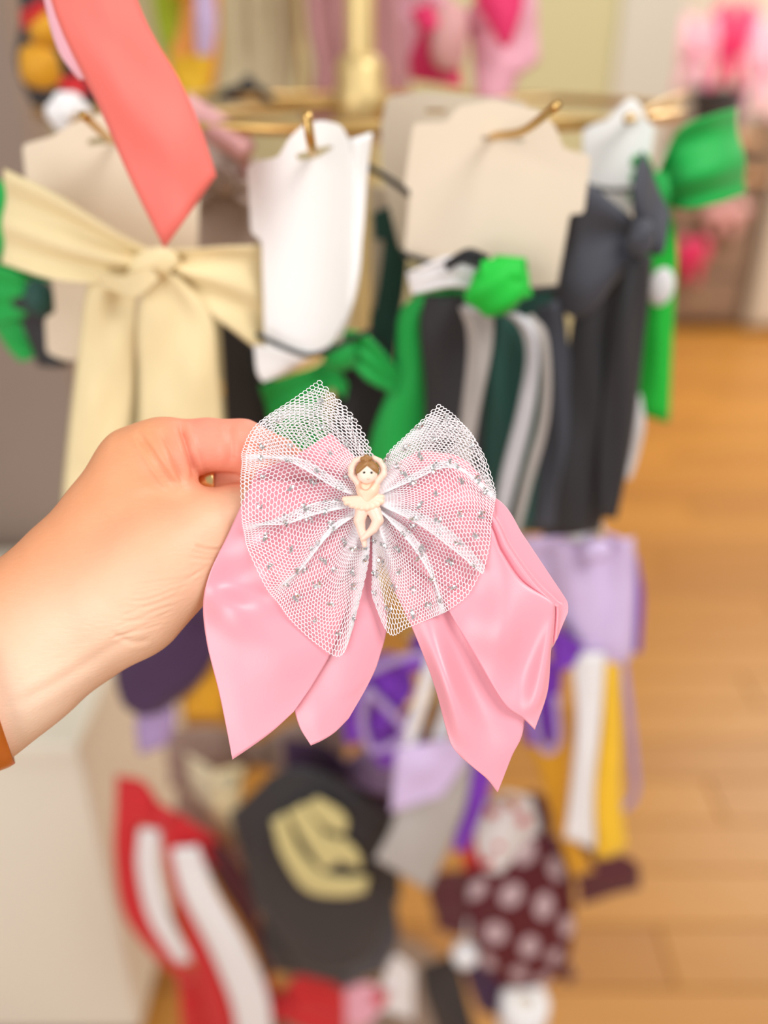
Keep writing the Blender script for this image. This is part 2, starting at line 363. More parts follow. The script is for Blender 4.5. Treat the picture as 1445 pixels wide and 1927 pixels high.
tag(box('wall_side', (-1.25, 1.30, 0), (-.50, 1.40, 3.0), WALLT), kind='structure')

# white display cabinet, lower left
t = thing('display_cabinet', 'plain warm white cabinet standing on the floor at lower left', 'cabinet', (-.8, 1.0, 0))
ex = B(200, 1640, .80)[0]
box('body', (-1.24, .80, .05), (ex, 1.24, .63), PANELW, t, bev=.006)
box('worktop', (-1.24, .785, .63), (ex+.006, 1.25, .66), TRIMW, t, bev=.004)
box('plinth', (-1.22, .82, 0), (ex-.02, 1.22, .05), WALLT, t)

# far room: dresser, column, pink stock
t = thing('dresser', 'brown wooden dresser far off in the next room', 'dresser', (2.0, 5.1, 0))
a = B(1262, 340, 4.9); b = B(1392, 590, 4.9)
box('carcass', (a[0], 4.92, .04), (b[0], 5.45, a[2]), DRESS, t, bev=.01)
box('top_board', (a[0]-.02, 4.88, a[2]), (b[0]+.02, 5.46, a[2]+.03), PALEWOOD, t, bev=.006)
for k in range(3):
    z0 = .08+k*(a[2]-.1)/3
    d_ = box('drawer', (a[0]+.03, 4.895, z0), (b[0]-.03, 4.925, z0+(a[2]-.16)/3), DRESS, t, bev=.006)
    blob('knob', ((a[0]+b[0])/2, 4.885, z0+(a[2]-.16)/6), .018, .018, .018, GOLD, d_)
t = thing('tall_cupboard', 'tall pale beige cupboard beside the far brown dresser', 'cupboard', (2.5, 5.1, 0))
c0 = B(1408, 600, 4.85)[0]; ct = B(1430, 225, 4.85)[2]
box('body', (c0, 4.86, .03), (c0+.75, 5.4, ct), FARW, t, bev=.01)
for k in (0, 1):
    d_ = box('door', (c0+.02+k*.365, 4.84, .06), (c0+.365+k*.365, 4.86, ct-.04), FARW, t, bev=.006)
    blob('knob', (c0+.34+k*.06, 4.83, ct*.5), .014, .014, .014, GOLD, d_)
farpinks = [(1310, 95, 34, 60, PALEPINK, 'pale pink bow leaning on the far shelf, leftmost of the stock'), (1375, 80, 32, 70, MAGENTA, 'strong pink bow in the middle of the far pink stock'), (1440, 120, 34, 80, PALEPINK, 'pale pink bow at the edge of the far stock beside the strong pink one'),
            (1300, 485, 26, 40, MAGENTA, 'deep pink bow low on the front of the brown dresser'), (1365, 408, 34, 30, PINKROSE, 'dusty pink bow high on the front of the brown dresser')]
for px, py, rx, ry, m_, lab in farpinks:
    Yb = 5.0 if py < 300 else 4.83
    c = B(px, py, Yb); k = 5.3/FPX
    t = thing('pink_bow', lab, 'bow', c)
    for s_ in (-1, 1):
        blob('loop', c+np.array([s_*rx*.55*k, 0, ry*.25*k]), rx*.55*k, ry*.55*k, .03, m_, t, 3, .12)
        blob('tail', c+np.array([s_*rx*.4*k, 0, -ry*.55*k]), rx*.3*k, ry*.5*k, .018, m_, t, 3, .1, rot=s_*.3)
    blob('knot', c+np.array([0, -.02, 0]), rx*.22*k, ry*.22*k, .04, m_, t)
t = thing('storage_basket', 'dark grey basket under the far pink bows', 'basket', B(1350, 205, 4.95))
c = B(1352, 195, 4.95)
lathe('shell', (c[0], c[1]+.02), [(.11, c[2]-.14), (.15, c[2]+.06), (.155, c[2]+.07), (.14, c[2]+.06), (.10, c[2]-.12)], NAVY, t)
tube('rim', [(c[0]+.153*math.cos(q), c[1]+.02+.153*math.sin(q), c[2]+.07) for q in np.linspace(0, 6.283, 25)[:-1]], .008, BLACK, t, closed=True)
box('far_shelf', (B(1255, 290, 4.95)[0], 4.75, c[2]-.18), (B(1402, 290, 4.95)[0], 5.48, c[2]-.142), PALEWOOD, bev=.004)
tag(bpy.data.objects['far_shelf'], 'pale wooden wall shelf holding pink bows in the far room', 'shelf')

# ================================================================== THE DISPLAY RACK
PC = np.array([B(678, 100, .85)[0], .85]); RR = .275
t = thing('display_rack', 'brass carousel rack with round rails and pegs hung with bows', 'rack', (PC[0], PC[1], 0))
def az(py, Y): return B(722, py, Y)[2]
zr = [B(560, 242, .85-RR)[2], B(600, 1000, .60)[2], B(600, 1335, .66)[2]]
ztop = 2.05
lathe('pole', PC, [(.0135, .04), (.0135, zr[0]-.02), (.0135, ztop)], GOLDPALE, t)
for z, RR in zip(zr, (.275, .19, .19)):
    lathe('collar', PC, [(.0135, z-.02), (.025, z-.012), (.025, z+.012), (.022, z+.018), (.0225, z+.032), (.018, z+.04), (.0135, z+.042)], GOLDPALE, t)
    tube('rail', [(PC[0]+RR*math.cos(q), PC[1]+RR*math.sin(q), z) for q in np.linspace(0, 2*math.pi, 73)[:-1]], .0045, GOLD, t, closed=True)
    for k in range(4):
        q = k*math.pi/2+.72; d = np.array([math.cos(q), math.sin(q)])
        tube('spoke', [(PC[0]+.02*d[0], PC[1]+.02*d[1], z), (PC[0]+RR*d[0], PC[1]+RR*d[1], z)], .0035, GOLD, t)
lathe('base', PC, [(.15, 0), (.155, .010), (.13, .018), (.03, .03), (.0135, .06)], DRESS, t)
lathe('finial', PC, [(.0135, ztop), (.026, ztop+.01), (.028, ztop+.03), (.012, ztop+.05)], GOLDPALE, t)
def peg(pts, r=.0021): tube('peg', pts, r, GOLD, t)
peg([B(588, 236, .575), B(590, 284, .468), B(585, 268, .44), B(577, 212, .436)], .0024)
peg([B(925, 238, .58), B(925, 257, .52), B(935, 255, .50), B(985, 246, .47), B(1050, 197, .435)], .0022)
peg([B(235, 250, .59), B(215, 264, .52), B(195, 252, .49), B(156, 216, .45)], .0022)
peg([B(1290, 176, .80), B(1240, 195, .70), B(1195, 222, .60), B(1180, 226, .58)], .0024)
peg([B(1100, 985, .72), B(1130, 1010, .55), B(1130, 1000, .54)])
peg([B(760, 1190, .68), B(770, 1205, .55), B(770, 1190, .54)])
peg([B(600, 1337, .66), B(600, 1342, .62), B(600, 1334, .61)])
peg([B(900, 1490, .72), B(960, 1510, .55), B(960, 1500, .54)])
peg([B(430, 1110, .70), B(330, 1135, .55), B(330, 1125, .54)])

# ------------------------------------------------------------------ stock behind the pole (top of the picture)
t = thing('rose_garment', 'dusty rose fabric garment hanging behind the brass pole', 'garment', B(660, 240, 1.15))
strip('panel', [(565, -160), (575, 40), (590, 140), (560, 262)], [(775, -160), (770, 40), (772, 140), (770, 262)], 1.15, ROSE, t, 10, pleat=(4, .012, 0), nv=40)
strip('hem', [(558, 240), (558, 268)], [(772, 240), (772, 268)], 1.135, ROSE, t, 6, pleat=(4, .012, 0), nv=40)
t = thing('stone_garment', 'pale stone coloured garment hanging left of the rose one', 'garment', B(490, 200, 1.2))
strip('panel', [(425, -160), (425, 20), (430, 120), (405, 205)], [(560, -160), (558, 20), (556, 120), (545, 205)], 1.2, STONE, t, 8, pleat=(3, .01, 1), nv=36)
strip('placket', [(552, -160), (556, 40), (568, 180)], [(562, -160), (566, 40), (578, 180)], 1.17, GOLD, t, 2)
t = thing('multicolour_bow', 'lime orange and yellow bow behind the coral ribbon', 'bow', B(350, 90, 1.05))
strip('tail', [(275, -120), (290, 20), (310, 110)], [(350, -120), (345, 20), (360, 110)], 1.06, LIME, t, 8, label='lime green tail')
strip('tail', [(345, -120), (340, 30), (318, 110), (330, 175)], [(415, -120), (415, 30), (412, 110), (405, 165)], 1.04, ORANGE, t, 8, label='orange tail')
strip('tail', [(368, -40), (366, 40), (372, 105)], [(398, -40), (408, 40), (398, 105)], 1.02, LILAC, t, 4, label='lilac tail')
strip('tail', [(318, 105), (330, 175)], [(400, 105), (392, 172)], 1.01, YELLOW, t, 6, label='yellow tail')
blob('knot', B(340, -60, 1.03), .03, .025, .02, YELLOW, t, 3, .1)
t = thing('red_black_bow', 'black red and golden bow at the upper left edge', 'bow', B(90, 90, .80))
strip('tail', [(20, -140), (40, 20), (30, 120), (60, 200)], [(190, -140), (150, 20), (170, 120), (205, 195)], .82, BLACK, t, 8, label='black tail')
loop('loop', [[(80, -5), (90, 10)], [(60, 10), (70, 40)], [(40, 20), (45, 55)]], .78, RED, t, 8, label='red loop')
blob('knot', B(90, 55, .78), .016, .013, .012, GOLDEN, t, 3, .1, label='golden knot')
blob('bead', B(75, 125, .78), .018, .017, .010, GOLDEN, t, 3, .1, label='golden bead')
strip('tail', [(105, 150), (125, 180)], [(150, 140), (170, 175)], .78, RED, t, 4, label='red tail')
t = thing('pink_tulle_bow', 'pale pink bow with magenta centre ribbons behind the rail', 'bow', B(880, 90, .98))
loop('loop', [[(880, 20), (880, 70)], [(820, -20), (820, 110)], [(745, -60), (770, 140)]], .98, PALEPINK, t, 26)
loop('loop', [[(880, 20), (880, 70)], [(940, -60), (960, 140)], [(1000, -90), (1008, 120)]], .98, PALEPINK, t, 26)
strip('tail', [(885, 60), (890, 120), (895, 190)], [(960, 60), (985, 110), (960, 185)], .96, PALEPINK, t, 10)
strip('tail', [(790, 60), (770, 110), (775, 150)], [(870, 60), (865, 110), (870, 165)], .955, MAGENTA, t, 8, label='magenta tail')
strip('tail', [(880, -90), (895, 0), (945, 90)], [(970, -90), (985, 0), (962, 85)], .93, MAGENTA, t, 6, label='magenta tail')
strip('tail', [(770, 20), (785, 50), (800, 65)], [(815, 5), (820, 30), (830, 45)], .93, MAGENTA, t, 4, label='magenta tail')
blob('knot', B(845, 70, .935), .02, .03, .012, PINKROSE, t, 3, .1)
t = thing('black_clip_bow', 'small black bow on the rail below the stone garment', 'bow', B(470, 170, .95))
loop('loop', [[(468, 158), (472, 172)], [(440, 160), (440, 185)], [(410, 175), (412, 192)]], .95, BLACK, t, 8)
loop('loop', [[(468, 158), (472, 172)], [(495, 165), (500, 190)], [(520, 190), (515, 205)]], .95, BLACK, t, 8)
blob('knot', B(468, 160, .935), .008, .009, .008, BLACK, t)
t = thing('white_flower_clip', 'small white fabric flower on the rail at far upper left', 'hair clip', B(130, 215, .66))
for k in range(6):
    q = k*math.pi/3; blob('petal', B(128+20*math.cos(q), 212+17*math.sin(q), .66), .009, .008, .005, WHITE, t, rot=q, n=12, m=8)
blob('centre', B(128, 212, .65), .005, .005, .004, WHITE, t, n=12, m=8)
t = thing('dusty_pink_headband', 'rolled dusty pink headband hanging on the rail behind the coral ribbon', 'headband', B(415, 250, .60))
tube('band', [B(345, 195, .60), B(380, 225, .60), B(430, 258, .59), B(466, 288, .585)], [.008, .010, .010, .008], PINKROSE, t, n=14)
strip('tail', [(440, 250), (452, 290), (450, 330)], [(474, 270), (470, 300), (468, 330)], .60, ROSE, t, 3)
t = thing('taupe_card_bow', 'taupe fabric bow hanging behind the cream bow card', 'bow', B(420, 380, .63))
strip('tail', [(350, 250), (345, 380), (350, 560)], [(478, 300), (490, 400), (480, 560)], .64, TAUPE, t, 8, nv=20, pleat=(1.5, .004, 0))
loop('loop', [[(420, 330), (420, 350)], [(380, 300), (375, 390)], [(345, 290), (340, 400)]], .625, TAUPE, t, 8)
loop('loop', [[(420, 330), (420, 350)], [(460, 310), (462, 390)], [(490, 300), (492, 400)]], .625, TAUPE, t, 8)
blob('knot', B(420, 340, .612), .009, .010, .006, TAUPE, t)

# ------------------------------------------------------------------ top tier, from the left
t = thing('coral_ribbon', 'coral pink ribbon with slanted end hanging at upper left', 'ribbon', B(300, 420, .43))
strip('front_ribbon', [(45, -330), (68, -150), (105, 30), (185, 200), (243, 330), (311, 466)], [(190, -330), (215, -150), (272, 30), (338, 150), (378, 245), (407, 331)], .43, CORAL, t, 7, th=.0008, wob=.001)
strip('back_ribbon', [(40, -330), (55, -150), (84, 10), (112, 95), (150, 150)], [(120, -330), (135, -150), (190, 10), (210, 95), (240, 150)], .442, CORALBK, t, 3, label='pale pink reverse layer')

t = thing('cream_bow', 'cream ribbon bow on a beige card, largest bow at left', 'bow', B(280, 500, .49))
card('card', [(42, 272), (100, 256), (135, 232), (215, 205), (330, 235), (378, 262), (372, 480), (330, 670), (120, 678), (88, 664), (84, 598), (104, 588), (98, 520), (48, 330)], lambda x: .515+(x-40)*.00006, BEIGE, t, slot=[(165, 262), (205, 256), (240, 262), (235, 272), (200, 270), (165, 274)])
loop('loop', [[(285, 470), (292, 520)], [(215, 432), (205, 530)], [(110, 365), (105, 525)], [(22, 322), (16, 498)]], .49, CREAM, t, 16, pleat=(2, .004, .8))
loop('loop', [[(285, 470), (292, 525)], [(355, 468), (350, 560)], [(430, 462), (425, 610)], [(492, 460), (490, 660)]], .49, CREAM, t, 14, pleat=(2, .004, 2.2))
blob('knot', B(288, 498, .475), .015, .0085, .007, CREAM, t, 4, .06, rot=.35)
strip('tail', [(200, 505), (165, 545), (150, 640), (135, 760), (122, 900), (118, 960)], [(300, 515), (262, 560), (258, 650), (250, 770), (232, 900), (225, 960)], .482, CREAM, t, 8, pleat=(1, .003, 1))
strip('tail', [(285, 510), (262, 600), (262, 700), (262, 800), (262, 920)], [(340, 520), (400, 590), (412, 700), (420, 800), (422, 920)], .476, CREAM, t, 9, pleat=(1, .004, 2))
loop('loop', [[(285, 505), (300, 525)], [(225, 520), (255, 560)], [(185, 510), (205, 545)]], .468, CREAM, t, 6, pleat=None)

t = thing('green_black_side_bow', 'green and black bow peeping out left of the beige card', 'bow', B(50, 560, .57))
loop('loop', [[(70, 540), (80, 580)], [(30, 510), (40, 600)], [(-40, 490), (-30, 620)]], .57, GREEN, t, 12)
strip('tail', [(-30, 340), (-20, 430), (0, 520)], [(35, 340), (30, 430), (110, 530)], .58, GREEN, t, 6)
strip('tail', [(20, 560), (45, 620), (70, 690)], [(110, 550), (125, 620), (130, 690)], .56, BLACK, t, 5, label='black tail')
strip('tail', [(-20, 600), (0, 640), (40, 680)], [(40, 600), (60, 640), (75, 670)], .565, GREEN, t, 4)
blob('knot', B(75, 560, .555), .010, .012, .008, DKGREEN, t)

t = thing('white_header_card', 'curved white header card with hang slot on front peg', 'card', B(580, 480, .47))
card('card_body', [(468, 330), (466, 316), (482, 304), (524, 296), (545, 258), (572, 234), (606, 226), (640, 234), (655, 262), (668, 330), (668, 430), (664, 520), (652, 590), (624, 646), (575, 676), (500, 660), (497, 560), (494, 452), (474, 438)], lambda x: .474+.0000016*(x-550)**2, WHITEC, t, slot=[(556, 290), (590, 282), (622, 272), (626, 280), (596, 298), (560, 302)], th=.0016)
wc = bpy.data.objects['card_body']; wc.data.polygons.foreach_set('use_smooth', [True]*len(wc.data.polygons)); es = wc.modifiers.new('edges', 'EDGE_SPLIT'); es.split_angle = .6
strip('card_flap', [(655, 262), (664, 330), (666, 440), (655, 560), (630, 650)], [(700, 250), (690, 330), (682, 440), (672, 540), (640, 640)], .495, WHITEC, t, 2, th=.0014)
surf('card_foot', bnet([[(478, 650, 0), (540, 660, 3), (600, 668, 0)], [(484, 700, 0), (530, 690, 3), (570, 680, 0)], [(496, 718, 0), (520, 708, 1), (548, 694, 0)]], .474), WHITEC, t, .0014)
tube('elastic_band', [B(482, 628, .468), B(530, 652, .466), B(580, 668, .466), B(625, 656, .47), B(700, 620, .50)], .0016, ELAST, t)

t = thing('green_black_bow', 'green and black looped bow hanging behind the white header card', 'bow', B(640, 700, .53))
strip('tail', [(412, 590), (420, 690), (425, 800), (430, 960)], [(505, 610), (510, 700), (540, 800), (540, 960)], .545, BLACK, t, 6, label='black tail')
loop('loop', [[(640, 660), (650, 690)], [(590, 690), (600, 760)], [(500, 720), (530, 830)]], .525, GREEN, t, 10)
loop('loop', [[(645, 620), (650, 670)], [(690, 630), (690, 715)], [(745, 690), (740, 740)]], .515, GREEN, t, 9)
loop('loop', [[(600, 690), (605, 720)], [(630, 690), (640, 740)], [(652, 720), (648, 750)]], .51, GREEN, t, 5)
strip('tail', [(600, 660), (630, 740), (600, 860), (560, 980)], [(720, 640), (735, 740), (710, 860), (690, 980)], .55, BLACK, t, 5, label='black tail')
strip('tail', [(500, 760), (490, 850), (480, 960)], [(610, 740), (620, 850), (620, 960)], .548, GREEN, t, 6)
blob('knot', B(640, 668, .505), .011, .010, .009, GREEN, t, 3, .1)

t = thing('grey_beige_card', 'greyish beige backing card half hidden behind the beige centre card', 'card', B(800, 300, .56))
card('card_front', [(728, 182), (800, 172), (862, 178), (920, 182), (990, 190), (985, 300), (930, 480), (752, 470), (722, 350), (716, 240)], lambda x: .57, BEIGE2, t, slot=[(800, 205), (840, 205), (840, 212), (800, 212)])
tube('elastic_band', [B(690, 312, .553), B(728, 335, .55), B(775, 368, .552)], .002, ELAST, t)
card('card_back', [(695, 345), (755, 370), (760, 560), (700, 590)], lambda x: .60, BEIGE2, t)

t = thing('green_centre_bow', 'bright green black and white bow on beige card, beside long hook', 'bow', B(930, 540, .50))
card('card', [(778, 232), (840, 230), (862, 200), (930, 188), (1012, 206), (1044, 236), (1060, 280), (1112, 292), (1098, 402), (1072, 402), (1046, 546), (900, 532), (760, 474), (772, 356), (760, 352)], lambda x: .515, BEIGE, t, slot=[(905, 256), (950, 256), (988, 260), (985, 270), (948, 264), (905, 264)])
tube('elastic_band', [B(756, 478, .508), B(820, 498, .505), B(900, 520, .503), B(980, 545, .503), B(1050, 542, .507)], .0018, ELAST, t)
loop('loop', [[(925, 490), (925, 560)], [(850, 480), (860, 540)], [(775, 510), (785, 552)]], .50, WHITE, t, 9, label='white loop')
loop('loop', [[(920, 480), (915, 510)], [(880, 468), (870, 495)], [(840, 490), (845, 508)]], .488, BLACK, t, 6, label='black loop')
loop('loop', [[(930, 480), (930, 560)], [(955, 482), (960, 570)], [(985, 485), (996, 560)]], .492, GREEN2, t, 9)
blob('knot', B(934, 545, .48), .017, .015, .011, GREEN2, t, 5, .12, rot=.3)
surf('tab', bnet([[(905, 490), (945, 486), (982, 484)], [(905, 520, 4), (945, 520, 6), (985, 520, 4)], [(915, 560), (945, 560), (980, 560)]], .478), GREEN2, t)
strip('tail', [(800, 545), (752, 590), (742, 700), (700, 820), (680, 960)], [(880, 545), (812, 600), (805, 720), (800, 820), (790, 960)], .52, GREEN, t, 6, label='green tail')
strip('tail', [(800, 555), (790, 620), (800, 740), (790, 900)], [(900, 560), (905, 640), (910, 760), (905, 960)], .51, BLACK, t, 6, label='black tail')
strip('tail', [(860, 575), (880, 640), (870, 760), (850, 900)], [(930, 590), (925, 660), (900, 780), (880, 920)], .505, GREY, t, 3, label='grey tail')
strip('tail', [(900, 590), (905, 700), (905, 830), (900, 1000)], [(985, 600), (1000, 700), (1000, 830), (985, 1000)], .515, DKGREEN, t, 6, label='dark green tail')
strip('tail', [(870, 572), (960, 598), (990, 660), (975, 760), (945, 880), (920, 1010)], [(880, 588), (978, 590), (1012, 640), (1005, 760), (975, 890), (945, 1010)], .50, SILVER, t, 3, label='silver white tail', nu=36)
strip('tail', [(985, 600), (1016, 660), (1015, 780), (985, 900), (960, 1000)], [(1000, 590), (1032, 640), (1034, 780), (1000, 910), (975, 1010)], .503, GREY, t, 3, label='grey tail')
strip('tail', [(1005, 580), (1030, 680), (1020, 820), (1000, 1000)], [(1060, 560), (1075, 700), (1080, 840), (1060, 1000)], .53, NAVY, t, 4, label='charcoal tail')
t = thing('dark_green_bow', 'dark green bow hanging in the shade behind the beige centre card', 'bow', B(740, 520, .60))
strip('tail', [(725, 400), (705, 520), (690, 680), (680, 900)], [(770, 380), (765, 520), (745, 680), (760, 900)], .60, DKGREEN, t, 4)
strip('tail', [(770, 500), (780, 700), (800, 1000)], [(1060, 500), (1060, 700), (1060, 1000)], .61, DKGREEN, t, 6)
loop('loop', [[(765, 400), (765, 420)], [(735, 390), (735, 450)], [(705, 400), (708, 450)]], .598, DKGREEN, t, 6)
loop('loop', [[(765, 400), (765, 420)], [(795, 390), (795, 450)], [(830, 400), (830, 450)]], .598, DKGREEN, t, 6)
blob('knot', B(765, 410, .585), .006, .008, .006, DKGREEN, t)

t = thing('white_tab_card', 'white card with a ring tab behind the charcoal bow', 'card', B(1160, 290, .60))
card('card', [(1096, 244), (1120, 232), (1142, 226), (1165, 200), (1188, 182), (1208, 200), (1214, 226), (1232, 236), (1222, 300), (1188, 400), (1120, 420), (1098, 330)], lambda x: .60, WHITEC, t, slot=[(1170, 220), (1185, 205), (1198, 220), (1192, 228), (1176, 228)])
tube('elastic_band', [B(1105, 350, .595), B(1150, 358, .594), B(1200, 356, .595)], .0016, ELAST, t)

t = thing('charcoal_bow', 'large charcoal bow with long black tails under the white tab card', 'bow', B(1205, 450, .53))
loop('loop', [[(1195, 415), (1205, 475)], [(1150, 378), (1160, 530)], [(1092, 335), (1100, 598)], [(1060, 360), (1044, 580)]], .535, NAVY, t, 16, pleat=(1.5, .004, .5))
loop('loop', [[(1192, 430), (1215, 475)], [(1190, 350), (1246, 475)], [(1205, 290), (1258, 410)]], .53, NAVY, t, 12, pleat=(1, .003, .5))
blob('knot', B(1206, 448, .512), .008, .011, .007, NAVY, t, 4, .1)
strip('tail', [(1100, 520), (1075, 620), (1060, 780), (1035, 900), (1020, 1010)], [(1190, 490), (1165, 620), (1160, 780), (1150, 900), (1130, 1000)], .53, BLACK, t, 7, label='black tail')
strip('tail', [(1180, 480), (1150, 620), (1130, 800), (1120, 975)], [(1226, 480), (1215, 620), (1195, 800), (1160, 975)], .522, BLACK, t, 5, label='black tail')

t = thing('green_right_bow', 'emerald green bow jutting out right of the charcoal bow', 'bow', B(1250, 400, .60))
loop('loop', [[(1235, 330), (1240, 380)], [(1275, 245), (1290, 395)], [(1340, 215), (1350, 385)], [(1380, 204), (1400, 368)]], .60, GREEN, t, 26, pleat=(1.5, .006, 2.4))
loop('loop', [[(1235, 330), (1240, 380)], [(1215, 290), (1215, 370)], [(1180, 300), (1175, 380)]], .605, GREEN, t, 10)
blob('knot', B(1238, 365, .585), .010, .014, .010, GREEN, t, 3, .1)
strip('tail', [(1225, 390), (1215, 470), (1205, 600), (1200, 780)], [(1262, 380), (1275, 470), (1268, 600), (1258, 795)], .595, GREEN2, t, 5)
strip('tail', [(1200, 380), (1200, 500), (1215, 560)], [(1250, 380), (1272, 440), (1240, 560)], .60, GREEN, t, 5)
blob('button', B(1244, 540, .582), .009, .013, .004, WHITE, t, label='white oval button')
t = thing('white_pink_tag', 'small white and pink tag low beside the black tails', 'tag', B(1183, 820, .58))
surf('tag_front', bnet([[(1172, 745), (1205, 742)], [(1160, 800, 3), (1212, 800, 3)], [(1156, 860), (1200, 858)], [(1160, 905), (1186, 900)]], .58), WHITE, t, .001)
blob('print', B(1172, 832, .574), .004, .007, .001, PALEPINK, t, label='pink printed spot')

# ------------------------------------------------------------------ second tier
YO = 0.06
t = thing('lilac_bow', 'lilac bow with white and yellow tails at right of second tier', 'bow', B(1110, 1110, .56))
loop('loop', [[(1120, 1020), (1130, 1060)], [(1060, 1010), (1070, 1120)], [(985, 1010), (1000, 1160)]], .56, LILAC, t, 14)
surf('front_panel', bnet([[(1030, 1015), (1090, 1010, 6), (1150, 1005, 2), (1192, 1010)], [(1040, 1100), (1095, 1100, 12), (1150, 1100, 4), (1196, 1100)], [(1060, 1200), (1100, 1200, 8), (1150, 1200, 8), (1192, 1215)], [(1085, 1262), (1110, 1262, 4), (1150, 1250, 4), (1185, 1240)]], .545), LILAC, t, pleat=(1.5, .006, 0))
strip('side_ribbon', [(1188, 1040), (1192, 1120), (1185, 1230)], [(1200, 1050), (1210, 1120), (1205, 1225)], .555, PURPLE, t, 5, label='purple side ribbon')
blob('knot', B(1120, 1035, .528), .013, .010, .009, LILAC, t, 3, .1)
for px in (1085, 1118): blob('bead', B(px, 1006+(px-1085)*-.3, .535), .008, .007, .006, SILVER, t, label='silvery bead')
loop('loop', [[(1100, 1215), (1080, 1250)], [(1060, 1190), (1060, 1262)], [(1035, 1170), (1040, 1255)]], .53, PURPLE, t, 8, label='purple loop')
strip('tail', [(1075, 1230), (1085, 1350), (1075, 1480), (1062, 1575)], [(1140, 1230), (1130, 1350), (1118, 1480), (1120, 1600)], .535, WHITE, t, 5, label='white tail')
strip('tail', [(1122, 1250), (1122, 1380), (1112, 1500), (1120, 1620)], [(1168, 1240), (1170, 1380), (1168, 1500), (1182, 1600)], .545, YELLOW, t, 5, label='yellow tail')
tube('cord', [B(1170, 1240, .55), B(1182, 1330, .545), B(1192, 1430, .545), B(1195, 1490, .548), B(1172, 1520, .55), B(1120, 1528, .55)], .0035, LILAC2, t, label='thin lilac cord')
strip('tail', [(985, 1360), (1010, 1440), (1045, 1560), (1075, 1650)], [(1075, 1330), (1070, 1440), (1070, 1540), (1120, 1640)], .555, GOLDEN, t, 5, label='golden tail')
strip('tail', [(1000, 1240), (985, 1340), (990, 1400)], [(1060, 1250), (1050, 1340), (1050, 1400)], .55, PURPLE, t, 4, label='purple tail')
tube('cord', [B(1000, 1280, .54), B(1010, 1380, .535), B(1030, 1415, .535), B(1050, 1390, .535), B(1045, 1310, .54)], .0032, LILAC2, t, label='thin lilac cord')
t = thing('maroon_tail_bow', 'dark maroon bow tail ending above the wooden floor', 'bow', B(1150, 1650, .60))
strip('tail', [(1050, 1620), (1085, 1660), (1090, 1700)], [(1120, 1590), (1195, 1620), (1205, 1672)], .60, MAROON, t, 5)
strip('tail', [(1030, 1580), (1080, 1640)], [(1080, 1560), (1130, 1620)], .605, DKPURP, t, 3)
blob('knot', B(1060, 1590, .59), .010, .010, .008, MAROON, t)

t = thing('dark_purple_bow', 'dark purple bow hanging below the wrist', 'bow', B(330, 1180, .56))
loop('loop', [[(390, 1120), (400, 1180)], [(330, 1110), (330, 1220)], [(230, 1100), (240, 1250)]], .56, DKPURP, t, 14)
strip('tail', [(240, 1160), (215, 1250), (230, 1320), (262, 1348)], [(420, 1140), (410, 1220), (370, 1290), (300, 1345)], .55, DKPURP, t, 6)
strip('tail', [(350, 1240), (345, 1300), (352, 1345)], [(430, 1240), (425, 1300), (420, 1352)], .565, GOLDEN, t, 4, label='golden tail')
strip('tail', [(262, 1300), (255, 1370), (262, 1420)], [(320, 1300), (330, 1350), (320, 1400)], .575, LILAC2, t, 4, label='dusty lilac tail')
blob('knot', B(395, 1145, .54), .011, .012, .009, DKPURP, t)
t = thing('purple_striped_bow', 'bright purple bow with white striped loops below the pink tails', 'bow', B(760, 1300, .54))
loop('loop', [[(770, 1240), (780, 1300)], [(720, 1230), (720, 1380)], [(640, 1280), (660, 1400)]], .55, PURPLE, t, 12)
loop('loop', [[(770, 1200), (780, 1260)], [(820, 1180), (830, 1280)], [(880, 1190), (890, 1280)]], .55, PURPLE, t, 12)
strip('tail', [(700, 1380), (690, 1410), (720, 1445)], [(790, 1330), (790, 1390), (770, 1430)], .555, PURPLE, t, 4)
tube('cord', [B(690, 1265, .53), B(750, 1240, .528), B(830, 1225, .53)], .004, LILAC2, t, label='dusty lilac cord')
tube('cord', [B(690, 1300, .53), B(682, 1360, .53), B(700, 1410, .53), B(740, 1400, .53), B(760, 1370, .53), B(690, 1295, .53)], .004, LILAC2, t, label='dusty lilac cord')
strip('stripe', [(800, 1240), (780, 1320), (748, 1405)], [(828, 1240), (805, 1320), (780, 1410)], .528, WHITE, t, 2, label='white stripe ribbon')
strip('stripe', [(832, 1250), (815, 1320), (786, 1408)], [(842, 1250), (826, 1320), (800, 1408)], .529, BLACK, t, 2, label='black stripe ribbon')
strip('stripe', [(848, 1250), (836, 1320), (806, 1405)], [(880, 1250), (860, 1330), (838, 1405)], .530, SILVER, t, 2, label='silver stripe ribbon')
blob('knot', B(775, 1245, .53), .011, .010, .008, PURPLE, t)
t = thing('lilac_grey_ribbon', 'lilac and grey ribbon with a notched end beside the black bow', 'ribbon', B(800, 1540, .53))
strip('front_ribbon', [(745, 1410), (740, 1470), (735, 1530)], [(880, 1385), (880, 1430), (830, 1500)], .525, LILAC, t, 4, label='lilac ribbon')
strip('back_ribbon', [(760, 1480), (735, 1560), (705, 1615)], [(890, 1430), (870, 1530), (808, 1680)], .54, GREY, t, 4, label='grey ribbon')
strip('side_ribbon', [(870, 1400), (870, 1500), (850, 1600)], [(930, 1420), (920, 1490), (880, 1600)], .545, PURPLE, t, 4, label='purple ribbon')

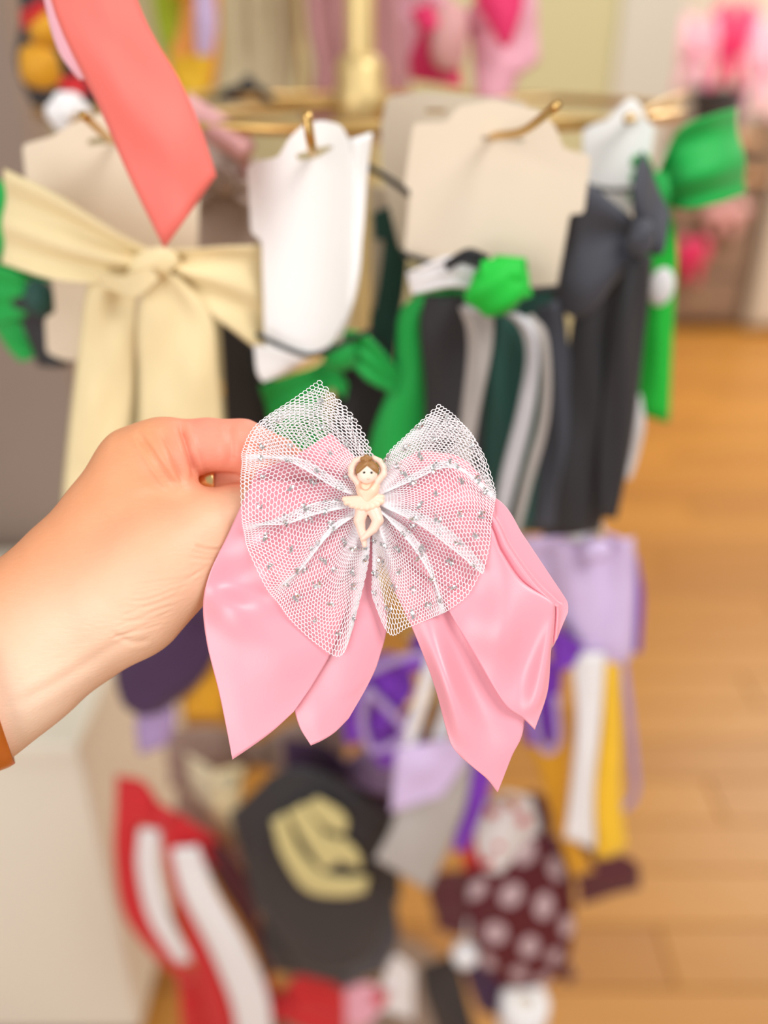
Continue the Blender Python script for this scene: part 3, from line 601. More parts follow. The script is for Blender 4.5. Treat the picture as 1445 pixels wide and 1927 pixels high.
# ------------------------------------------------------------------ lowest tier
YO = 0.13
t = thing('cream_fabric_clip', 'small cream bow half hidden left of the black bow', 'bow', B(410, 1490, .58))
loop('loop', [[(420, 1460), (425, 1490)], [(390, 1440), (395, 1520)], [(355, 1420), (365, 1500)]], .58, STONE, t, 8)
strip('tail', [(375, 1460), (390, 1520), (415, 1600)], [(460, 1440), (450, 1520), (440, 1600)], .575, CREAM, t, 4)
blob('knot', B(424, 1472, .565), .009, .010, .008, STONE, t)
t = thing('brown_grey_bow', 'brownish grey bow in the shade behind the pink tails', 'bow', B(470, 1420, .66))
loop('loop', [[(480, 1400), (485, 1440)], [(420, 1370), (420, 1470)], [(320, 1370), (330, 1480)]], .66, TAUPE, t, 12)
loop('loop', [[(480, 1400), (485, 1440)], [(550, 1360), (555, 1460)], [(640, 1350), (640, 1440)]], .66, TAUPE, t, 12)
strip('tail', [(340, 1440), (330, 1540), (350, 1640)], [(450, 1440), (450, 1540), (460, 1640)], .67, TAUPE, t, 5)
blob('knot', B(482, 1420, .645), .011, .012, .009, TAUPE, t)
t = thing('dim_purple_bow', 'dim plum coloured bow above the black bow', 'bow', B(660, 1450, .60))
loop('loop', [[(650, 1430), (655, 1470)], [(690, 1410), (700, 1490)], [(750, 1420), (755, 1500)]], .60, LILAC2, t, 10)
loop('loop', [[(650, 1430), (655, 1470)], [(610, 1400), (610, 1470)], [(540, 1390), (545, 1450)]], .60, DKPURP, t, 10, label='dark purple loop')
strip('tail', [(610, 1460), (600, 1530), (600, 1600)], [(760, 1470), (760, 1540), (740, 1620)], .61, DKPURP, t, 5)
blob('knot', B(652, 1450, .585), .011, .012, .009, DKPURP, t)
t = thing('black_print_bow', 'large black bow printed with cream strokes on lowest tier', 'bow', B(600, 1600, .50))
loop('loop', [[(600, 1530), (610, 1640)], [(540, 1450), (560, 1750)], [(445, 1520), (490, 1720)]], .52, BLACK, t, 22, pleat=(1.5, .004, 0))
loop('loop', [[(600, 1530), (610, 1640)], [(660, 1490), (680, 1760)], [(740, 1540), (745, 1700)]], .52, BLACK, t, 22, pleat=(1.5, .004, 1))
surf('front_panel', bnet([[(500, 1465), (560, 1442, 12), (640, 1468, 10), (712, 1520)], [(465, 1600), (570, 1590, 18), (660, 1600, 16), (740, 1620)], [(500, 1720), (580, 1730, 16), (660, 1730, 14), (735, 1720)], [(560, 1815), (600, 1832, 6), (650, 1832, 6), (700, 1806)]], .505), BLACK, t)
strip('tail', [(490, 1720), (500, 1790), (520, 1830)], [(620, 1740), (640, 1800), (650, 1850)], .525, BLACK, t, 5)
strip('tail', [(600, 1740), (610, 1810), (640, 1860)], [(745, 1700), (750, 1770), (720, 1830)], .53, NAVY, t, 5, label='charcoal tail')
tube('hanging_cord', [B(600, 1345, .62-YO), B(600, 1440, .51), B(598, 1500, .515)], .0018, ELAST, t)
def stroke(pts_l, pts_r): strip('printed_stroke', pts_l, pts_r, .482, CREAMPRINT, t, 1, th=.0006, label='cream printed stroke', wob=0)
stroke([(512, 1545), (530, 1610), (575, 1675), (640, 1688), (688, 1680)], [(535, 1530), (565, 1600), (605, 1640), (645, 1650), (694, 1650)])
stroke([(540, 1530), (570, 1580), (610, 1640)], [(572, 1512), (604, 1560), (640, 1620)])
stroke([(575, 1515), (610, 1555), (650, 1570)], [(598, 1500), (640, 1525), (655, 1545)])
stroke([(600, 1590), (640, 1620), (680, 1635)], [(618, 1570), (655, 1592), (678, 1612)])
stroke([(628, 1585), (650, 1605), (668, 1620)], [(645, 1575), (664, 1592), (676, 1606)])
t = thing('red_white_bow', 'red and white striped bow trailing down lower left', 'bow', B(330, 1560, .54))
strip('tail', [(222, 1490), (215, 1600), (232, 1720), (290, 1800), (345, 1850)], [(272, 1500), (262, 1600), (275, 1700), (330, 1790), (380, 1840)], .55, RED, t, 5)
strip('tail', [(262, 1560), (258, 1640), (280, 1730), (330, 1810)], [(305, 1560), (300, 1640), (325, 1730), (365, 1810)], .545, WHITE, t, 4, label='white tail')
strip('tail', [(300, 1530), (310, 1620), (335, 1720), (370, 1840), (400, 1960)], [(345, 1530), (365, 1620), (410, 1720), (450, 1840), (480, 1960)], .54, RED, t, 6)
strip('tail', [(322, 1600), (345, 1690), (400, 1800), (440, 1900), (450, 1990)], [(372, 1590), (410, 1680), (465, 1780), (505, 1880), (515, 1990)], .525, WHITE, t, 5, label='white tail')
strip('tail', [(360, 1580), (410, 1660), (470, 1760), (500, 1850)], [(420, 1590), (470, 1660), (490, 1740), (520, 1820)], .545, MAROON, t, 4, label='maroon tail')
loop('loop', [[(300, 1510), (320, 1560)], [(270, 1470), (290, 1560)], [(225, 1460), (225, 1540)]], .55, RED, t, 9)
loop('loop', [[(300, 1510), (320, 1560)], [(350, 1540), (360, 1610)], [(400, 1570), (420, 1640)]], .545, RED, t, 9)
blob('knot', B(308, 1535, .53), .010, .012, .009, RED, t, 3, .1)
t = thing('red_floor_bow', 'red bow lowest of the stock under the black bow', 'bow', B(540, 1890, .56))
loop('loop', [[(530, 1870), (530, 1920)], [(570, 1830), (575, 1940)], [(640, 1850), (640, 1950)]], .56, RED, t, 10)
loop('loop', [[(530, 1870), (530, 1920)], [(480, 1830), (485, 1950)], [(350, 1840), (360, 1960)]], .57, RED, t, 10)
blob('knot', B(530, 1895, .545), .012, .012, .010, RED, t)
strip('tail', [(610, 1840), (640, 1930), (650, 2000)], [(660, 1830), (690, 1930), (710, 2000)], .565, PINKROSE, t, 4, label='pink tail')
t = thing('pink_white_floor_bow', 'pink and white bow low beside the black charcoal tails', 'bow', B(720, 1870, .56))
loop('loop', [[(715, 1860), (718, 1900)], [(740, 1800), (750, 1910)], [(775, 1820), (775, 1920)]], .56, WHITE, t, 9)
loop('loop', [[(715, 1860), (718, 1900)], [(690, 1850), (690, 1930)], [(655, 1860), (655, 1930)]], .56, PALEPINK, t, 9, label='pale pink loop')
blob('knot', B(716, 1880, .545), .009, .011, .008, RED, t, label='red knot')
t = thing('polka_dot_bow', 'maroon bow with pale polka dots on the lowest tier', 'bow', B(950, 1720, .55))
surf('front_panel', bnet([[(885, 1640), (950, 1600, 10), (1020, 1570, 8), (1070, 1590)], [(880, 1720), (960, 1700, 18), (1030, 1680, 14), (1080, 1690)], [(900, 1800), (970, 1800, 14), (1030, 1790, 12), (1075, 1780)], [(950, 1860), (990, 1860, 6), (1030, 1850, 6), (1060, 1830)]], .55), POLKA, t, label='polka dotted panel')
loop('loop', [[(930, 1680), (935, 1740)], [(870, 1640), (870, 1760)], [(805, 1650), (830, 1750)]], .565, MAROON, t, 12)
strip('tail', [(1010, 1760), (1040, 1820), (1070, 1850)], [(1060, 1770), (1070, 1810), (1085, 1840)], .56, MAROON, t, 3)
blob('knot', B(925, 1710, .545), .010, .013, .010, MAROON, t)
t = thing('red_white_floral_bow', 'white bow blotched with red above the polka dot bow', 'bow', B(950, 1560, .55))
surf('front_panel', bnet([[(905, 1510), (950, 1490, 8), (1000, 1500)], [(895, 1580), (950, 1575, 14), (1015, 1570)], [(910, 1640), (945, 1650, 6), (985, 1620)]], .545), WHITE, t)
for px, py in ((925, 1530), (965, 1515), (940, 1590), (985, 1545), (915, 1625)): blob('petal_print', B(px, py, .534), .006, .007, .0035, RED, t, label='red printed blotch')
loop('loop', [[(940, 1560), (945, 1600)], [(900, 1560), (900, 1650)], [(870, 1580), (880, 1660)]], .56, RED, t, 8, label='red loop')
loop('loop', [[(960, 1520), (965, 1570)], [(995, 1490), (1005, 1580)], [(1030, 1500), (1035, 1570)]], .56, MAROON, t, 8, label='maroon loop')
t = thing('white_pompom', 'white pompom between the black ribbons and the polka dot bow', 'pompom', B(875, 1795, .54))
blob('ball', B(875, 1795, .54), .016, .016, .016, WHITE, t, 9, .05, n=28, m=20)
tube('cord', [B(875, 1790, .545), B(880, 1740, .55), B(890, 1690, .555)], .0015, WHITE, t)
t = thing('black_floor_bow', 'black bow with hanging tails below the white pompom', 'bow', B(850, 1870, .58))
strip('tail', [(790, 1820), (800, 1880), (840, 1990)], [(860, 1790), (880, 1880), (910, 1990)], .58, BLACK, t, 5)
strip('tail', [(850, 1780), (880, 1850), (900, 1900)], [(930, 1790), (950, 1850), (960, 1920)], .585, DKPURP, t, 4)
blob('knot', B(858, 1810, .565), .010, .011, .009, BLACK, t)
t = thing('white_ribbon_roll', 'white ribbon roll at the bottom edge above the floor', 'ribbon', B(985, 1890, .56))
c = B(985, 1905, .56)
lathe('roll', (c[0], c[1]), [(.030, c[2]-.06), (.032, c[2]-.05), (.032, c[2]+.022), (.030, c[2]+.028), (.012, c[2]+.026), (.010, c[2]+.018)], WHITE, t)
lathe('core', (c[0], c[1]), [(.010, c[2]-.05), (.010, c[2]+.024), (.008, c[2]+.024), (.008, c[2]-.05)], BEIGE, t)

YO = 0.0
# ================================================================== THE HAND
bd = Body((-.36, -.215, -.075), (-.01, .05, .115), .00115)
def lim(pts, k=.006, flat=None):
    for (p, q) in zip(pts[:-1], pts[1:]):
        bd.cone(local(p[:3]), local(q[:3]), rad(p[3], p[2]), rad(q[3], q[2]), k, flat)
# forearm and wrist: two bones side by side make the flattened section
lim([(-1020, 1870, 330, 142), (-443, 1500, 90, 126), (-92, 1256, -55, 112), (4, 1187, -80, 105), (118, 1104, -95, 97), (185, 1040, -105, 98)], .012)
lim([(-980, 1935, 320, 142), (-397, 1566, 90, 126), (-46, 1322, -60, 110), (50, 1252, -85, 104), (164, 1171, -95, 97), (215, 1130, -95, 98)], .012)
# palm block from wrist to the knuckles
lim([(165, 1060, -112, 98), (238, 962, -115, 94), (276, 880, -105, 80)], .010)
lim([(170, 1100, -150, 95), (265, 980, -180, 88), (290, 905, -175, 74)], .010)
lim([(200, 1140, -170, 86), (290, 1040, -215, 80), (320, 970, -215, 68)], .010)
# heel of the thumb, thumb
lim([(170, 1130, -88, 108), (240, 1118, -66, 108), (312, 1052, -62, 98), (385, 1000, -78, 82)], .010)
lim([(385, 1000, -78, 82), (440, 978, -92, 66), (505, 960, -98, 57), (570, 945, -96, 46)], .0014)
# index finger
lim([(262, 884, -104, 82), (318, 850, -92, 62)], .005)
lim([(318, 850, -92, 62), (390, 837, -94, 50), (455, 839, -98, 50), (520, 868, -110, 46), (575, 905, -118, 40)], .0014)
# skin folds of the web between thumb and index
lim([(290, 828, -70, 30), (314, 868, -52, 30), (338, 912, -56, 24)], .007)
lim([(322, 818, -64, 26), (340, 856, -54, 24), (348, 902, -60, 13)], .004)
# middle, ring and little fingers curled behind
lim([(290, 925, -180, 70), (380, 908, -165, 46), (470, 905, -160, 46), (540, 915, -160, 42), (590, 938, -150, 36)], .0016)
lim([(310, 985, -215, 62), (420, 975, -230, 46), (510, 965, -215, 42), (560, 965, -190, 36)], .0016)
lim([(300, 1060, -220, 58), (390, 1045, -240, 42), (460, 1030, -230, 38), (510, 1015, -210, 32)], .0016)
V, Q = bd.net()
me = bpy.data.meshes.new('tmp'); me.from_pydata(V.tolist(), [], Q.tolist()); me.update()
tmp = bpy.data.objects.new('tmp', me); COL.objects.link(tmp)
sm = tmp.modifiers.new('s', 'SMOOTH'); sm.iterations = 4; sm.factor = .5
sb = tmp.modifiers.new('d', 'SUBSURF'); sb.levels = 1
m2 = bpy.data.meshes.new_from_object(tmp.evaluated_get(bpy.context.evaluated_depsgraph_get()))
bpy.data.objects.remove(tmp); bpy.data.meshes.remove(me)
n = len(m2.vertices); V = np.zeros(n*3); m2.vertices.foreach_get('co', V); V = V.reshape(-1, 3)
Nn = np.zeros(n*3); m2.vertex_normals.foreach_get('vector', Nn); Nn = Nn.reshape(-1, 3)
zd = Z0-V[:, 2]; pxy = np.stack([V[:, 0]/zd*FPX+CX, -V[:, 1]/zd*FPX+CY], 1)
front = Nn[:, 2] > -.2
def crease(pts, width, depth):
    P = cr(np.array(pts, float), np.linspace(0, len(pts)-1, 40)); bb0, bb1 = P.min(0)-width*4, P.max(0)+width*4
    m_ = front & (V[:, 2] > -.034) & np.all((pxy > bb0) & (pxy < bb1), 1); idx = np.where(m_)[0]
    if len(idx) == 0: return
    A, Bq = P[:-1], P[1:]; q = pxy[idx][:, None]; ab = Bq-A
    t_ = np.clip(((q-A)*ab).sum(-1)/(ab*ab).sum(-1), 0, 1); dd = np.linalg.norm(q-(A+t_[..., None]*ab), axis=-1); j = dd.argmin(1); d_ = dd.min(1)
    along = (j+t_[np.arange(len(idx)), j])/(len(P)-1); fade = np.clip(np.minimum(along, 1-along)*6, 0, 1)
    V[idx] -= Nn[idx]*(fade*depth*(np.exp(-(d_/width)**2)-.35*np.exp(-((d_-2.2*width)/width)**2)))[:, None]*PX
crease([(255, 812), (280, 846), (308, 888), (337, 922)], 6, 6)
crease([(300, 804), (320, 842), (334, 878), (346, 912)], 6, 5)
crease([(336, 796), (350, 830), (362, 866), (370, 900)], 6, 9)
crease([(430, 796), (434, 830), (434, 880)], 7, 3.5)
for k in range(3): crease([(366-k*6, 1026+k*11), (390, 1034+k*9), (418, 1036+k*8)], 3.5, 3.2-k*.7)
for k in range(10):
    r_ = rng.uniform(-7, 7, 8); t0, t1 = rng.uniform(0, 22, 2)
    crease([(402-k*9-t0, 1060+k*12+r_[0]), (355-k*9, 1082+k*11+r_[1]), (300-k*8, 1098+k*11+r_[2]), (236-k*5+t1, 1098+k*12+r_[3])], 2.6+.12*abs(r_[4]), .45+.07*abs(r_[5]))
crease([(20, 1330), (110, 1283), (200, 1225), (260, 1190)], 10, 2.0)
crease([(205, 1185), (245, 1208), (285, 1204)], 5, 1.6)
m2.vertices.foreach_set('co', toworld(V).ravel())
# skin tone: tanned back of the hand, paler inner wrist, pinker fingers
ax_ = (pxy[:, 0]*.57+pxy[:, 1]*.82)                # distance across the arm, towards the inner side
pale = np.clip((ax_-860)/280, 0, 1); pale = pale*pale*(3-2*pale)
armp = np.clip((330-pxy[:, 0])/330, 0, 1); pale = np.clip(pale*(.55+.55*armp), 0, 1)
pink = np.clip((pxy[:, 0]-280)/90, 0, 1)*np.clip((930-pxy[:, 1])/60, 0, 1)
tan_, pal_, pnk_ = np.array(lin((226, 158, 116))), np.array(lin((252, 218, 192))), np.array(lin((240, 150, 126)))
c = tan_*(1-pale[:, None])+pal_*pale[:, None]; c = c*(1-pink[:, None])+pnk_*pink[:, None]
ca = m2.color_attributes.new('skin_tone', 'FLOAT_COLOR', 'POINT'); ca.data.foreach_set('color', np.concatenate([c, np.ones((n, 1))], 1).ravel())
m2.polygons.foreach_set('use_smooth', [True]*len(m2.polygons)); m2.name = 'person'
m2.materials.clear(); m2.materials.append(SKIN)
hand = bpy.data.objects.new('person', m2); COL.objects.link(hand)
tag(hand, 'bare left hand and forearm pinching the pink bow from behind', 'person')

# gold ring on the middle finger, bracelet on the wrist
def band(name, c, axis, u, R, half, th, m_, label, cat):
    c = local(c); axis = np.array(axis, float); axis /= np.linalg.norm(axis); u = np.array(u, float); u -= axis*(u @ axis); u /= np.linalg.norm(u); v = np.cross(axis, u)
    prof = [(0, -half), (0, half), (th*.7, half), (th, half*.55), (th, -half*.55), (th*.7, -half)]; V = []; Fc = []; n = 64
    for j in range(n):
        q = 2*math.pi*j/n
        for dr, dx in prof: V.append(c+(R+dr)*(u*math.cos(q)+v*math.sin(q))+axis*dx)
    for j in range(n):
        for k in range(6): Fc.append((j*6+k, j*6+(k+1) % 6, ((j+1) % n)*6+(k+1) % 6, ((j+1) % n)*6+k))
    o = mesh(name, toworld(np.array(V)), [f[::-1] for f in Fc], m_); bv = o.modifiers.new('b', 'BEVEL'); bv.width = th*.2; bv.segments = 2
    return tag(o, label, cat)
band('finger_ring', (398, 905, -162), (1, .02, 0), (0, 1, 0), rad(47.5, -162), rad(15, -163), rad(7, -165), RINGG, 'plain gold ring on the middle finger behind the thumb', 'ring')
band('bracelet', (-52, 1282, -62), (.86, .27, -.43), (.3, -.95, 0), rad(166, -62), rad(28, -68), rad(9, -68), COPPER, 'copper coloured band bracelet round the wrist at left edge', 'bracelet')

# ================================================================== THE HELD BOW
bow = thing('hair_bow', 'pink satin and white glitter tulle bow with ballerina, held in the hand', 'bow', Fp((690, 950, 0))); bow['held'] = True
def sat(name, rows, **kw):
    g = kw.get('gain', 1.0)
    return surf(name, fnet([[(p[0], p[1], p[2]*g) for p in r] for r in rows]), SATIN, bow, .00045, kw.get('nu', 60), kw.get('nv', 60), wob=kw.get('wob', .00025))
sat('tail', [[(560, 945, -22), (600, 940, -18), (650, 945, -16), (705, 955, -22)], [(560, 1080, -24), (610, 1080, -10), (660, 1080, -14), (706, 1060, -24)], [(556, 1200, -22), (610, 1205, -12), (670, 1195, -8), (728, 1165, -20)],
            [(550, 1300, -22), (600, 1295, -14), (655, 1290, -10), (714, 1236, -20)], [(562, 1362, -18), (600, 1345, -10), (650, 1325, -12), (694, 1285, -20)], [(585, 1403, -16), (605, 1394, -12), (630, 1378, -12), (656, 1352, -18)]])
sat('tail', [[(474, 905, -2), (540, 925, 8), (610, 940, 6), (682, 950, 6)], [(432, 1000, 2), (500, 1010, 20), (570, 1040, -8), (650, 1060, 6)], [(396, 1075, 10), (450, 1095, -10), (540, 1110, 14), (656, 1120, -4)], [(383, 1135, -4), (438, 1145, 26), (530, 1160, 4), (650, 1150, 6)],
            [(390, 1210, 0), (450, 1220, 10), (530, 1230, 14), (628, 1218, 4)], [(412, 1300, 0), (455, 1300, 6), (520, 1295, 8), (592, 1282, 2)], [(427, 1375, 2), (462, 1360, 5), (510, 1340, 5), (572, 1312, 2)], [(437, 1430, 2), (475, 1404, 4), (515, 1374, 4), (552, 1340, 2)]])
sat('tail', [[(705, 960, -16), (740, 955, -8), (780, 955, -12), (830, 960, -16)], [(735, 1090, -12), (780, 1085, 2), (840, 1080, -10), (900, 1080, -14)], [(782, 1196, -4), (812, 1190, 8), (850, 1185, -12), (890, 1180, -2), ][:4],
            [(818, 1290, 2), (842, 1280, 28), (885, 1275, -14), (985, 1270, -4)], [(838, 1365, 2), (868, 1358, 22), (920, 1360, -4), (985, 1372, -4)], [(850, 1402, 2), (882, 1412, 10), (930, 1420, 6), (962, 1425, -4)], [(868, 1424, 2), (895, 1448, 6), (918, 1468, 4), (936, 1491, -2)]])
sat('tail', [[(740, 952, 0), (765, 938, 4), (800, 918, 8), (803, 914, 2), (815, 906, 6), (818, 903, 0), (830, 896, 0)],
            [(800, 1062, 4), (850, 1030, 8), (905, 980, 16), (908, 975, 4), (917, 964, 11), (920, 960, 1), (937, 940, 0)],
            [(845, 1150, 6), (895, 1110, 0), (938, 1045, 18), (942, 1038, 5), (958, 1035, 13), (962, 1028, 2), (985, 1008, 1)],
            [(890, 1228, 0), (945, 1185, 30), (978, 1102, 16), (982, 1096, 5), (1003, 1098, 14), (1007, 1090, 2), (1032, 1078, 2)],
            [(948, 1322, 8), (980, 1260, -2), (1030, 1140, 18), (1033, 1136, 6), (1042, 1136, 14), (1046, 1130, 2), (1063, 1124, 2)],
            [(985, 1352, 2), (1010, 1300, 20), (1040, 1160, 16), (1044, 1152, 5), (1050, 1148, 12), (1056, 1143, 2), (1069, 1138, 2)],
            [(1006, 1373, 6), (1030, 1300, 8), (1036, 1226, 12), (1040, 1218, 4), (1046, 1206, 8), (1052, 1192, 2), (1069, 1152, 2)]], nv=110, nu=80)
# satin loops under the tulle
sat('loop', [[(702, 918, 14), (694, 928, 18), (686, 934, 14)], [(668, 862, 14), (650, 885, 26), (638, 908, 16)], [(640, 832, 10), (600, 868, 26), (582, 890, 14)], [(622, 815, 4), (580, 842, 16), (545, 866, 8)]])
sat('loop', [[(690, 930, 4), (688, 938, 4), (686, 945, 4)], [(610, 875, -2), (605, 900, -10), (600, 925, -6)], [(545, 866, 0), (540, 890, -12), (540, 925, -6)], [(484, 884, 2), (478, 905, 0), (474, 930, 2)]])
sat('loop', [[(688, 938, 20), (686, 946, 26), (686, 954, 20), (690, 964, 24), (694, 970, 18)], [(620, 912, 14), (610, 948, 26), (612, 990, 10), (632, 1020, 24), (664, 1040, 12)], [(550, 905, 10), (535, 960, 20), (545, 1030, 8), (585, 1080, 18), (640, 1095, 8)], [(474, 902, 4), (462, 970, 8), (490, 1040, 6), (540, 1110, 8), (610, 1130, 4)]])
sat('loop', [[(704, 918, 14), (708, 926, 20), (708, 936, 14), (708, 944, 22), (708, 952, 14), (706, 962, 22), (702, 970, 14)],
            [(742, 876, 12), (770, 890, 24), (782, 920, 10), (786, 945, 24), (784, 975, 10), (772, 1005, 22), (745, 1030, 10)],
            [(780, 853, 8), (830, 868, 20), (858, 905, 8), (866, 950, 20), (858, 1000, 6), (836, 1045, 18), (796, 1080, 8)],
            [(802, 848, 0), (868, 862, 6), (912, 908, 4), (932, 960, 8), (926, 1020, 4), (900, 1070, 6), (856, 1110, 4)]], nv=90)
blob('centre_wrap', Fp((697, 944, 22)), 16*PX, 26*PX, 16*PX, SATIN, bow, 3, .06)
box('alligator_clip', tuple(Fp((640, 962, -52))-np.array([.012, .001, .003])), tuple(Fp((640, 948, -44))+np.array([.03, .002, .003])), SILVER if False else mat('steel', (200, 200, 205), .25, metal=1.0), bow, bev=.0006, label='steel hair clip at the back')
# tulle: a real net of hexagonal cells laid over a pleated surface
def tulle(name, curves, across, out, cell=7.6, dots=None, seed=0, label=None, lift=0):
    N = np.array(fnet([[(p[0], p[1], p[2]+(lift*math.sin(math.pi*min(1, (q+.3)/3.3)))) for q, p in enumerate(c_)] for c_ in curves])); N = np.swapaxes(N, 0, 1)           # rows run outwards, columns across
    R, C = N.shape[:2]; a = cell; nx = int(across/a); dy = a*.88; ny = int(out/dy)
    key = {}; pts = []; faces = []
    hx = [(0, .56), (.5, .28), (.5, -.28), (0, -.56), (-.5, -.28), (-.5, .28)]
    for j in range(ny):
        for i in range(nx):
            cxx, cyy = (i+.5*(j % 2)+.25)*a, j*dy; f_ = []; ok = True
            for (u, v) in hx:
                x, y = cxx+u*a, cyy+v*a*1.04
                if x < 0 or x > across or y < 0 or y > out: ok = False; break
                f_.append((round(x*2.0/a), round(y/a*12), x, y))
            if not ok: continue
            q = []
            for kx, ky, x, y in f_:
                k = (kx, round(ky/3)) 
                if k not in key: key[k] = len(pts); pts.append((x, y))
                q.append(key[k])
            if len(set(q)) == 6: faces.append(q)
    P = np.array(pts); U = np.clip(P[:, 1]/out, 0, 1)*(R-1); Vv = np.clip(P[:, 0]/across, 0, 1)*(C-1)
    G = crp(N, U, Vv)
    o = mesh(name, G, faces, TULLE, bow, label=label)
    wm = o.modifiers.new('net', 'WIREFRAME'); wm.thickness = .00035; wm.use_even_offset = False; wm.use_boundary = True; wm.use_replace = True; wm.offset = 0
    if dots:                                                        # glitter spots, quincunx
        r_ = random.Random(seed); sp = dots; k = 0
        for j in range(1, int(out/sp)+2):
            for i in range(int(across/sp)+1):
                x, y = (i+.5*(j % 2)+.2)*sp+r_.uniform(-9, 9), j*sp*.85-sp*.35+r_.uniform(-8, 8)
                if not (6 < x < across-6 and out*.2 < y < out-6): continue
                u = np.array([y/out*(R-1)]); v = np.array([x/across*(C-1)]); e = .02
                p = crp(N, u, v)[0]; du = crp(N, np.minimum(u+e, R-1), v)[0]-crp(N, np.maximum(u-e, 0), v)[0]; dv = crp(N, u, np.minimum(v+e, C-1))[0]-crp(N, u, np.maximum(v-e, 0))[0]
                nn = np.cross(du, dv); nn /= np.linalg.norm(nn)+1e-12
                if nn @ FW > 0: nn = -nn
                g = bpy.data.objects.new('glitter_spot', GLM[r_.randrange(3)]); COL.objects.link(g); g.parent = o
                q = Vector(nn).to_track_quat('Z', 'Y') @ Matrix.Rotation(r_.uniform(0, 6), 3, 'Z').to_quaternion()
                g.rotation_euler = q.to_euler(); g.location = p+nn*.0002-LOC[bow.name]; s_ = r_.uniform(1.1, 1.6); g.scale = (s_, s_, s_)
    return o
GLM = []
for k in range(3):
    rg = random.Random(k); bm = bmesh.new()
    for q in range(10):
        rr_, aa = rg.uniform(0, 1.0)**.6*.00105, rg.uniform(0, 6.28)
        c = Vector((rr_*math.cos(aa), rr_*math.sin(aa), rg.uniform(0, .0003))); rot = Matrix.Rotation(rg.uniform(-.7, .7), 3, 'X') @ Matrix.Rotation(rg.uniform(-.7, .7), 3, 'Y') @ Matrix.Rotation(rg.uniform(0, 3), 3, 'Z')
        sz = rg.uniform(.00022, .0004); top = [bm.verts.new(c+rot @ Vector((sz*math.cos(h*1.0472), sz*math.sin(h*1.0472), .00006))) for h in range(6)]; bot = [bm.verts.new(c+rot @ Vector((sz*math.cos(h*1.0472), sz*math.sin(h*1.0472), -.00006))) for h in range(6)]
        bm.faces.new(top); bm.faces.new(bot[::-1])
        for h in range(6): bm.faces.new((bot[h], bot[(h+1) % 6], top[(h+1) % 6], top[h]))
    gm = bpy.data.meshes.new('glitter_spot'); bm.to_mesh(gm); bm.free(); gm.materials.append(GLIT); GLM.append(gm)
left_front = [[(700, 925, 30), (707, 870, 14), (672, 788, 8), (600, 710, 2)], [(693, 926, 30), (668, 870, 20), (605, 795, 12), (550, 748, 0)], [(687, 930, 34), (650, 888, 26), (555, 825, 22), (480, 797, 0)], [(684, 937, 36), (632, 918, 40), (545, 868, 34), (453, 845, 8)],
    [(683, 941, 30), (634, 904, 22), (554, 862, 22), (451, 874, 10)], [(682, 943, 28), (622, 938, 22), (540, 915, 16), (449, 905, 16)], [(681, 949, 38), (602, 966, 40), (530, 985, 32), (452, 975, 26)], [(681, 951, 32), (606, 944, 26), (536, 972, 22), (457, 1008, 20)], [(681, 955, 30), (612, 992, 24), (545, 1035, 18), (464, 1035, 18)], [(683, 960, 38), (620, 1006, 42), (560, 1075, 32), (497, 1105, 20)],
    [(684, 962, 32), (626, 990, 26), (570, 1066, 22), (522, 1138, 16)], [(686, 965, 32), (642, 1030, 24), (592, 1112, 18), (548, 1172, 10)], [(690, 968, 38), (660, 1040, 34), (625, 1135, 26), (596, 1216, 12)], [(694, 970, 32), (682, 1038, 22), (664, 1110, 14), (640, 1240, 8)], [(698, 968, 26), (697, 1015, 12), (692, 1070, 6), (664, 1182, 2)]]
left_back = [[(700, 935, -10), (706, 872, -14), (664, 785, -16), (605, 722, -16)], [(695, 937, -10), (650, 880, -18), (560, 800, -20), (490, 792, -18)], [(690, 943, -10), (610, 930, -22), (540, 900, -24), (458, 860, -10)], [(690, 950, -10), (600, 970, -24), (530, 985, -26), (455, 975, 4)]]
right_front = [[(702, 922, 30), (725, 858, 14), (770, 812, 10), (829, 754, 4)], [(706, 924, 32), (745, 868, 28), (800, 815, 22), (868, 786, 8)], [(709, 929, 34), (765, 880, 32), (830, 850, 26), (915, 850, 8)], [(711, 933, 36), (775, 905, 30), (850, 880, 20), (939, 925, 10)],
    [(711, 935, 32), (782, 890, 22), (852, 874, 18), (938, 955, 10)], [(712, 938, 32), (790, 925, 22), (865, 935, 20), (930, 985, 14)], [(712, 943, 38), (790, 958, 38), (855, 985, 34), (927, 1030, 20)], [(712, 949, 38), (785, 985, 40), (850, 1032, 38), (914, 1084, 24)], [(712, 950, 32), (795, 968, 24), (862, 1012, 20), (914, 1072, 14)], [(711, 953, 28), (780, 995, 16), (840, 1050, 12), (884, 1126, 10)],
    [(710, 958, 38), (765, 1015, 38), (810, 1080, 26), (846, 1155, 14)], [(710, 959, 32), (772, 1002, 24), (814, 1076, 18), (828, 1164, 10)], [(707, 963, 30), (750, 1030, 20), (784, 1100, 14), (806, 1172, 10)], [(704, 967, 36), (730, 1040, 30), (752, 1110, 20), (768, 1188, 8)], [(701, 968, 28), (712, 1030, 12), (716, 1080, 6), (733, 1203, 2)], [(699, 966, 24), (700, 1020, 6), (700, 1070, 0), (697, 1120, -2)]]
right_back = [[(703, 930, -10), (728, 862, -14), (775, 815, -14), (826, 762, -12)], [(706, 934, -10), (765, 880, -18), (830, 830, -20), (895, 818, -14)], [(708, 940, -10), (790, 925, -22), (860, 905, -20), (937, 935, -6)], [(708, 948, -10), (790, 970, -20), (870, 975, -4), (945, 1005, -2)]]
tulle('tulle_loop', left_front, 780, 255, dots=55, seed=1, lift=12)
tulle('tulle_loop', left_back, 330, 250, seed=2)
tulle('tulle_loop', right_front, 760, 245, dots=55, seed=3, lift=12)
tulle('tulle_loop', right_back, 330, 245, seed=4)

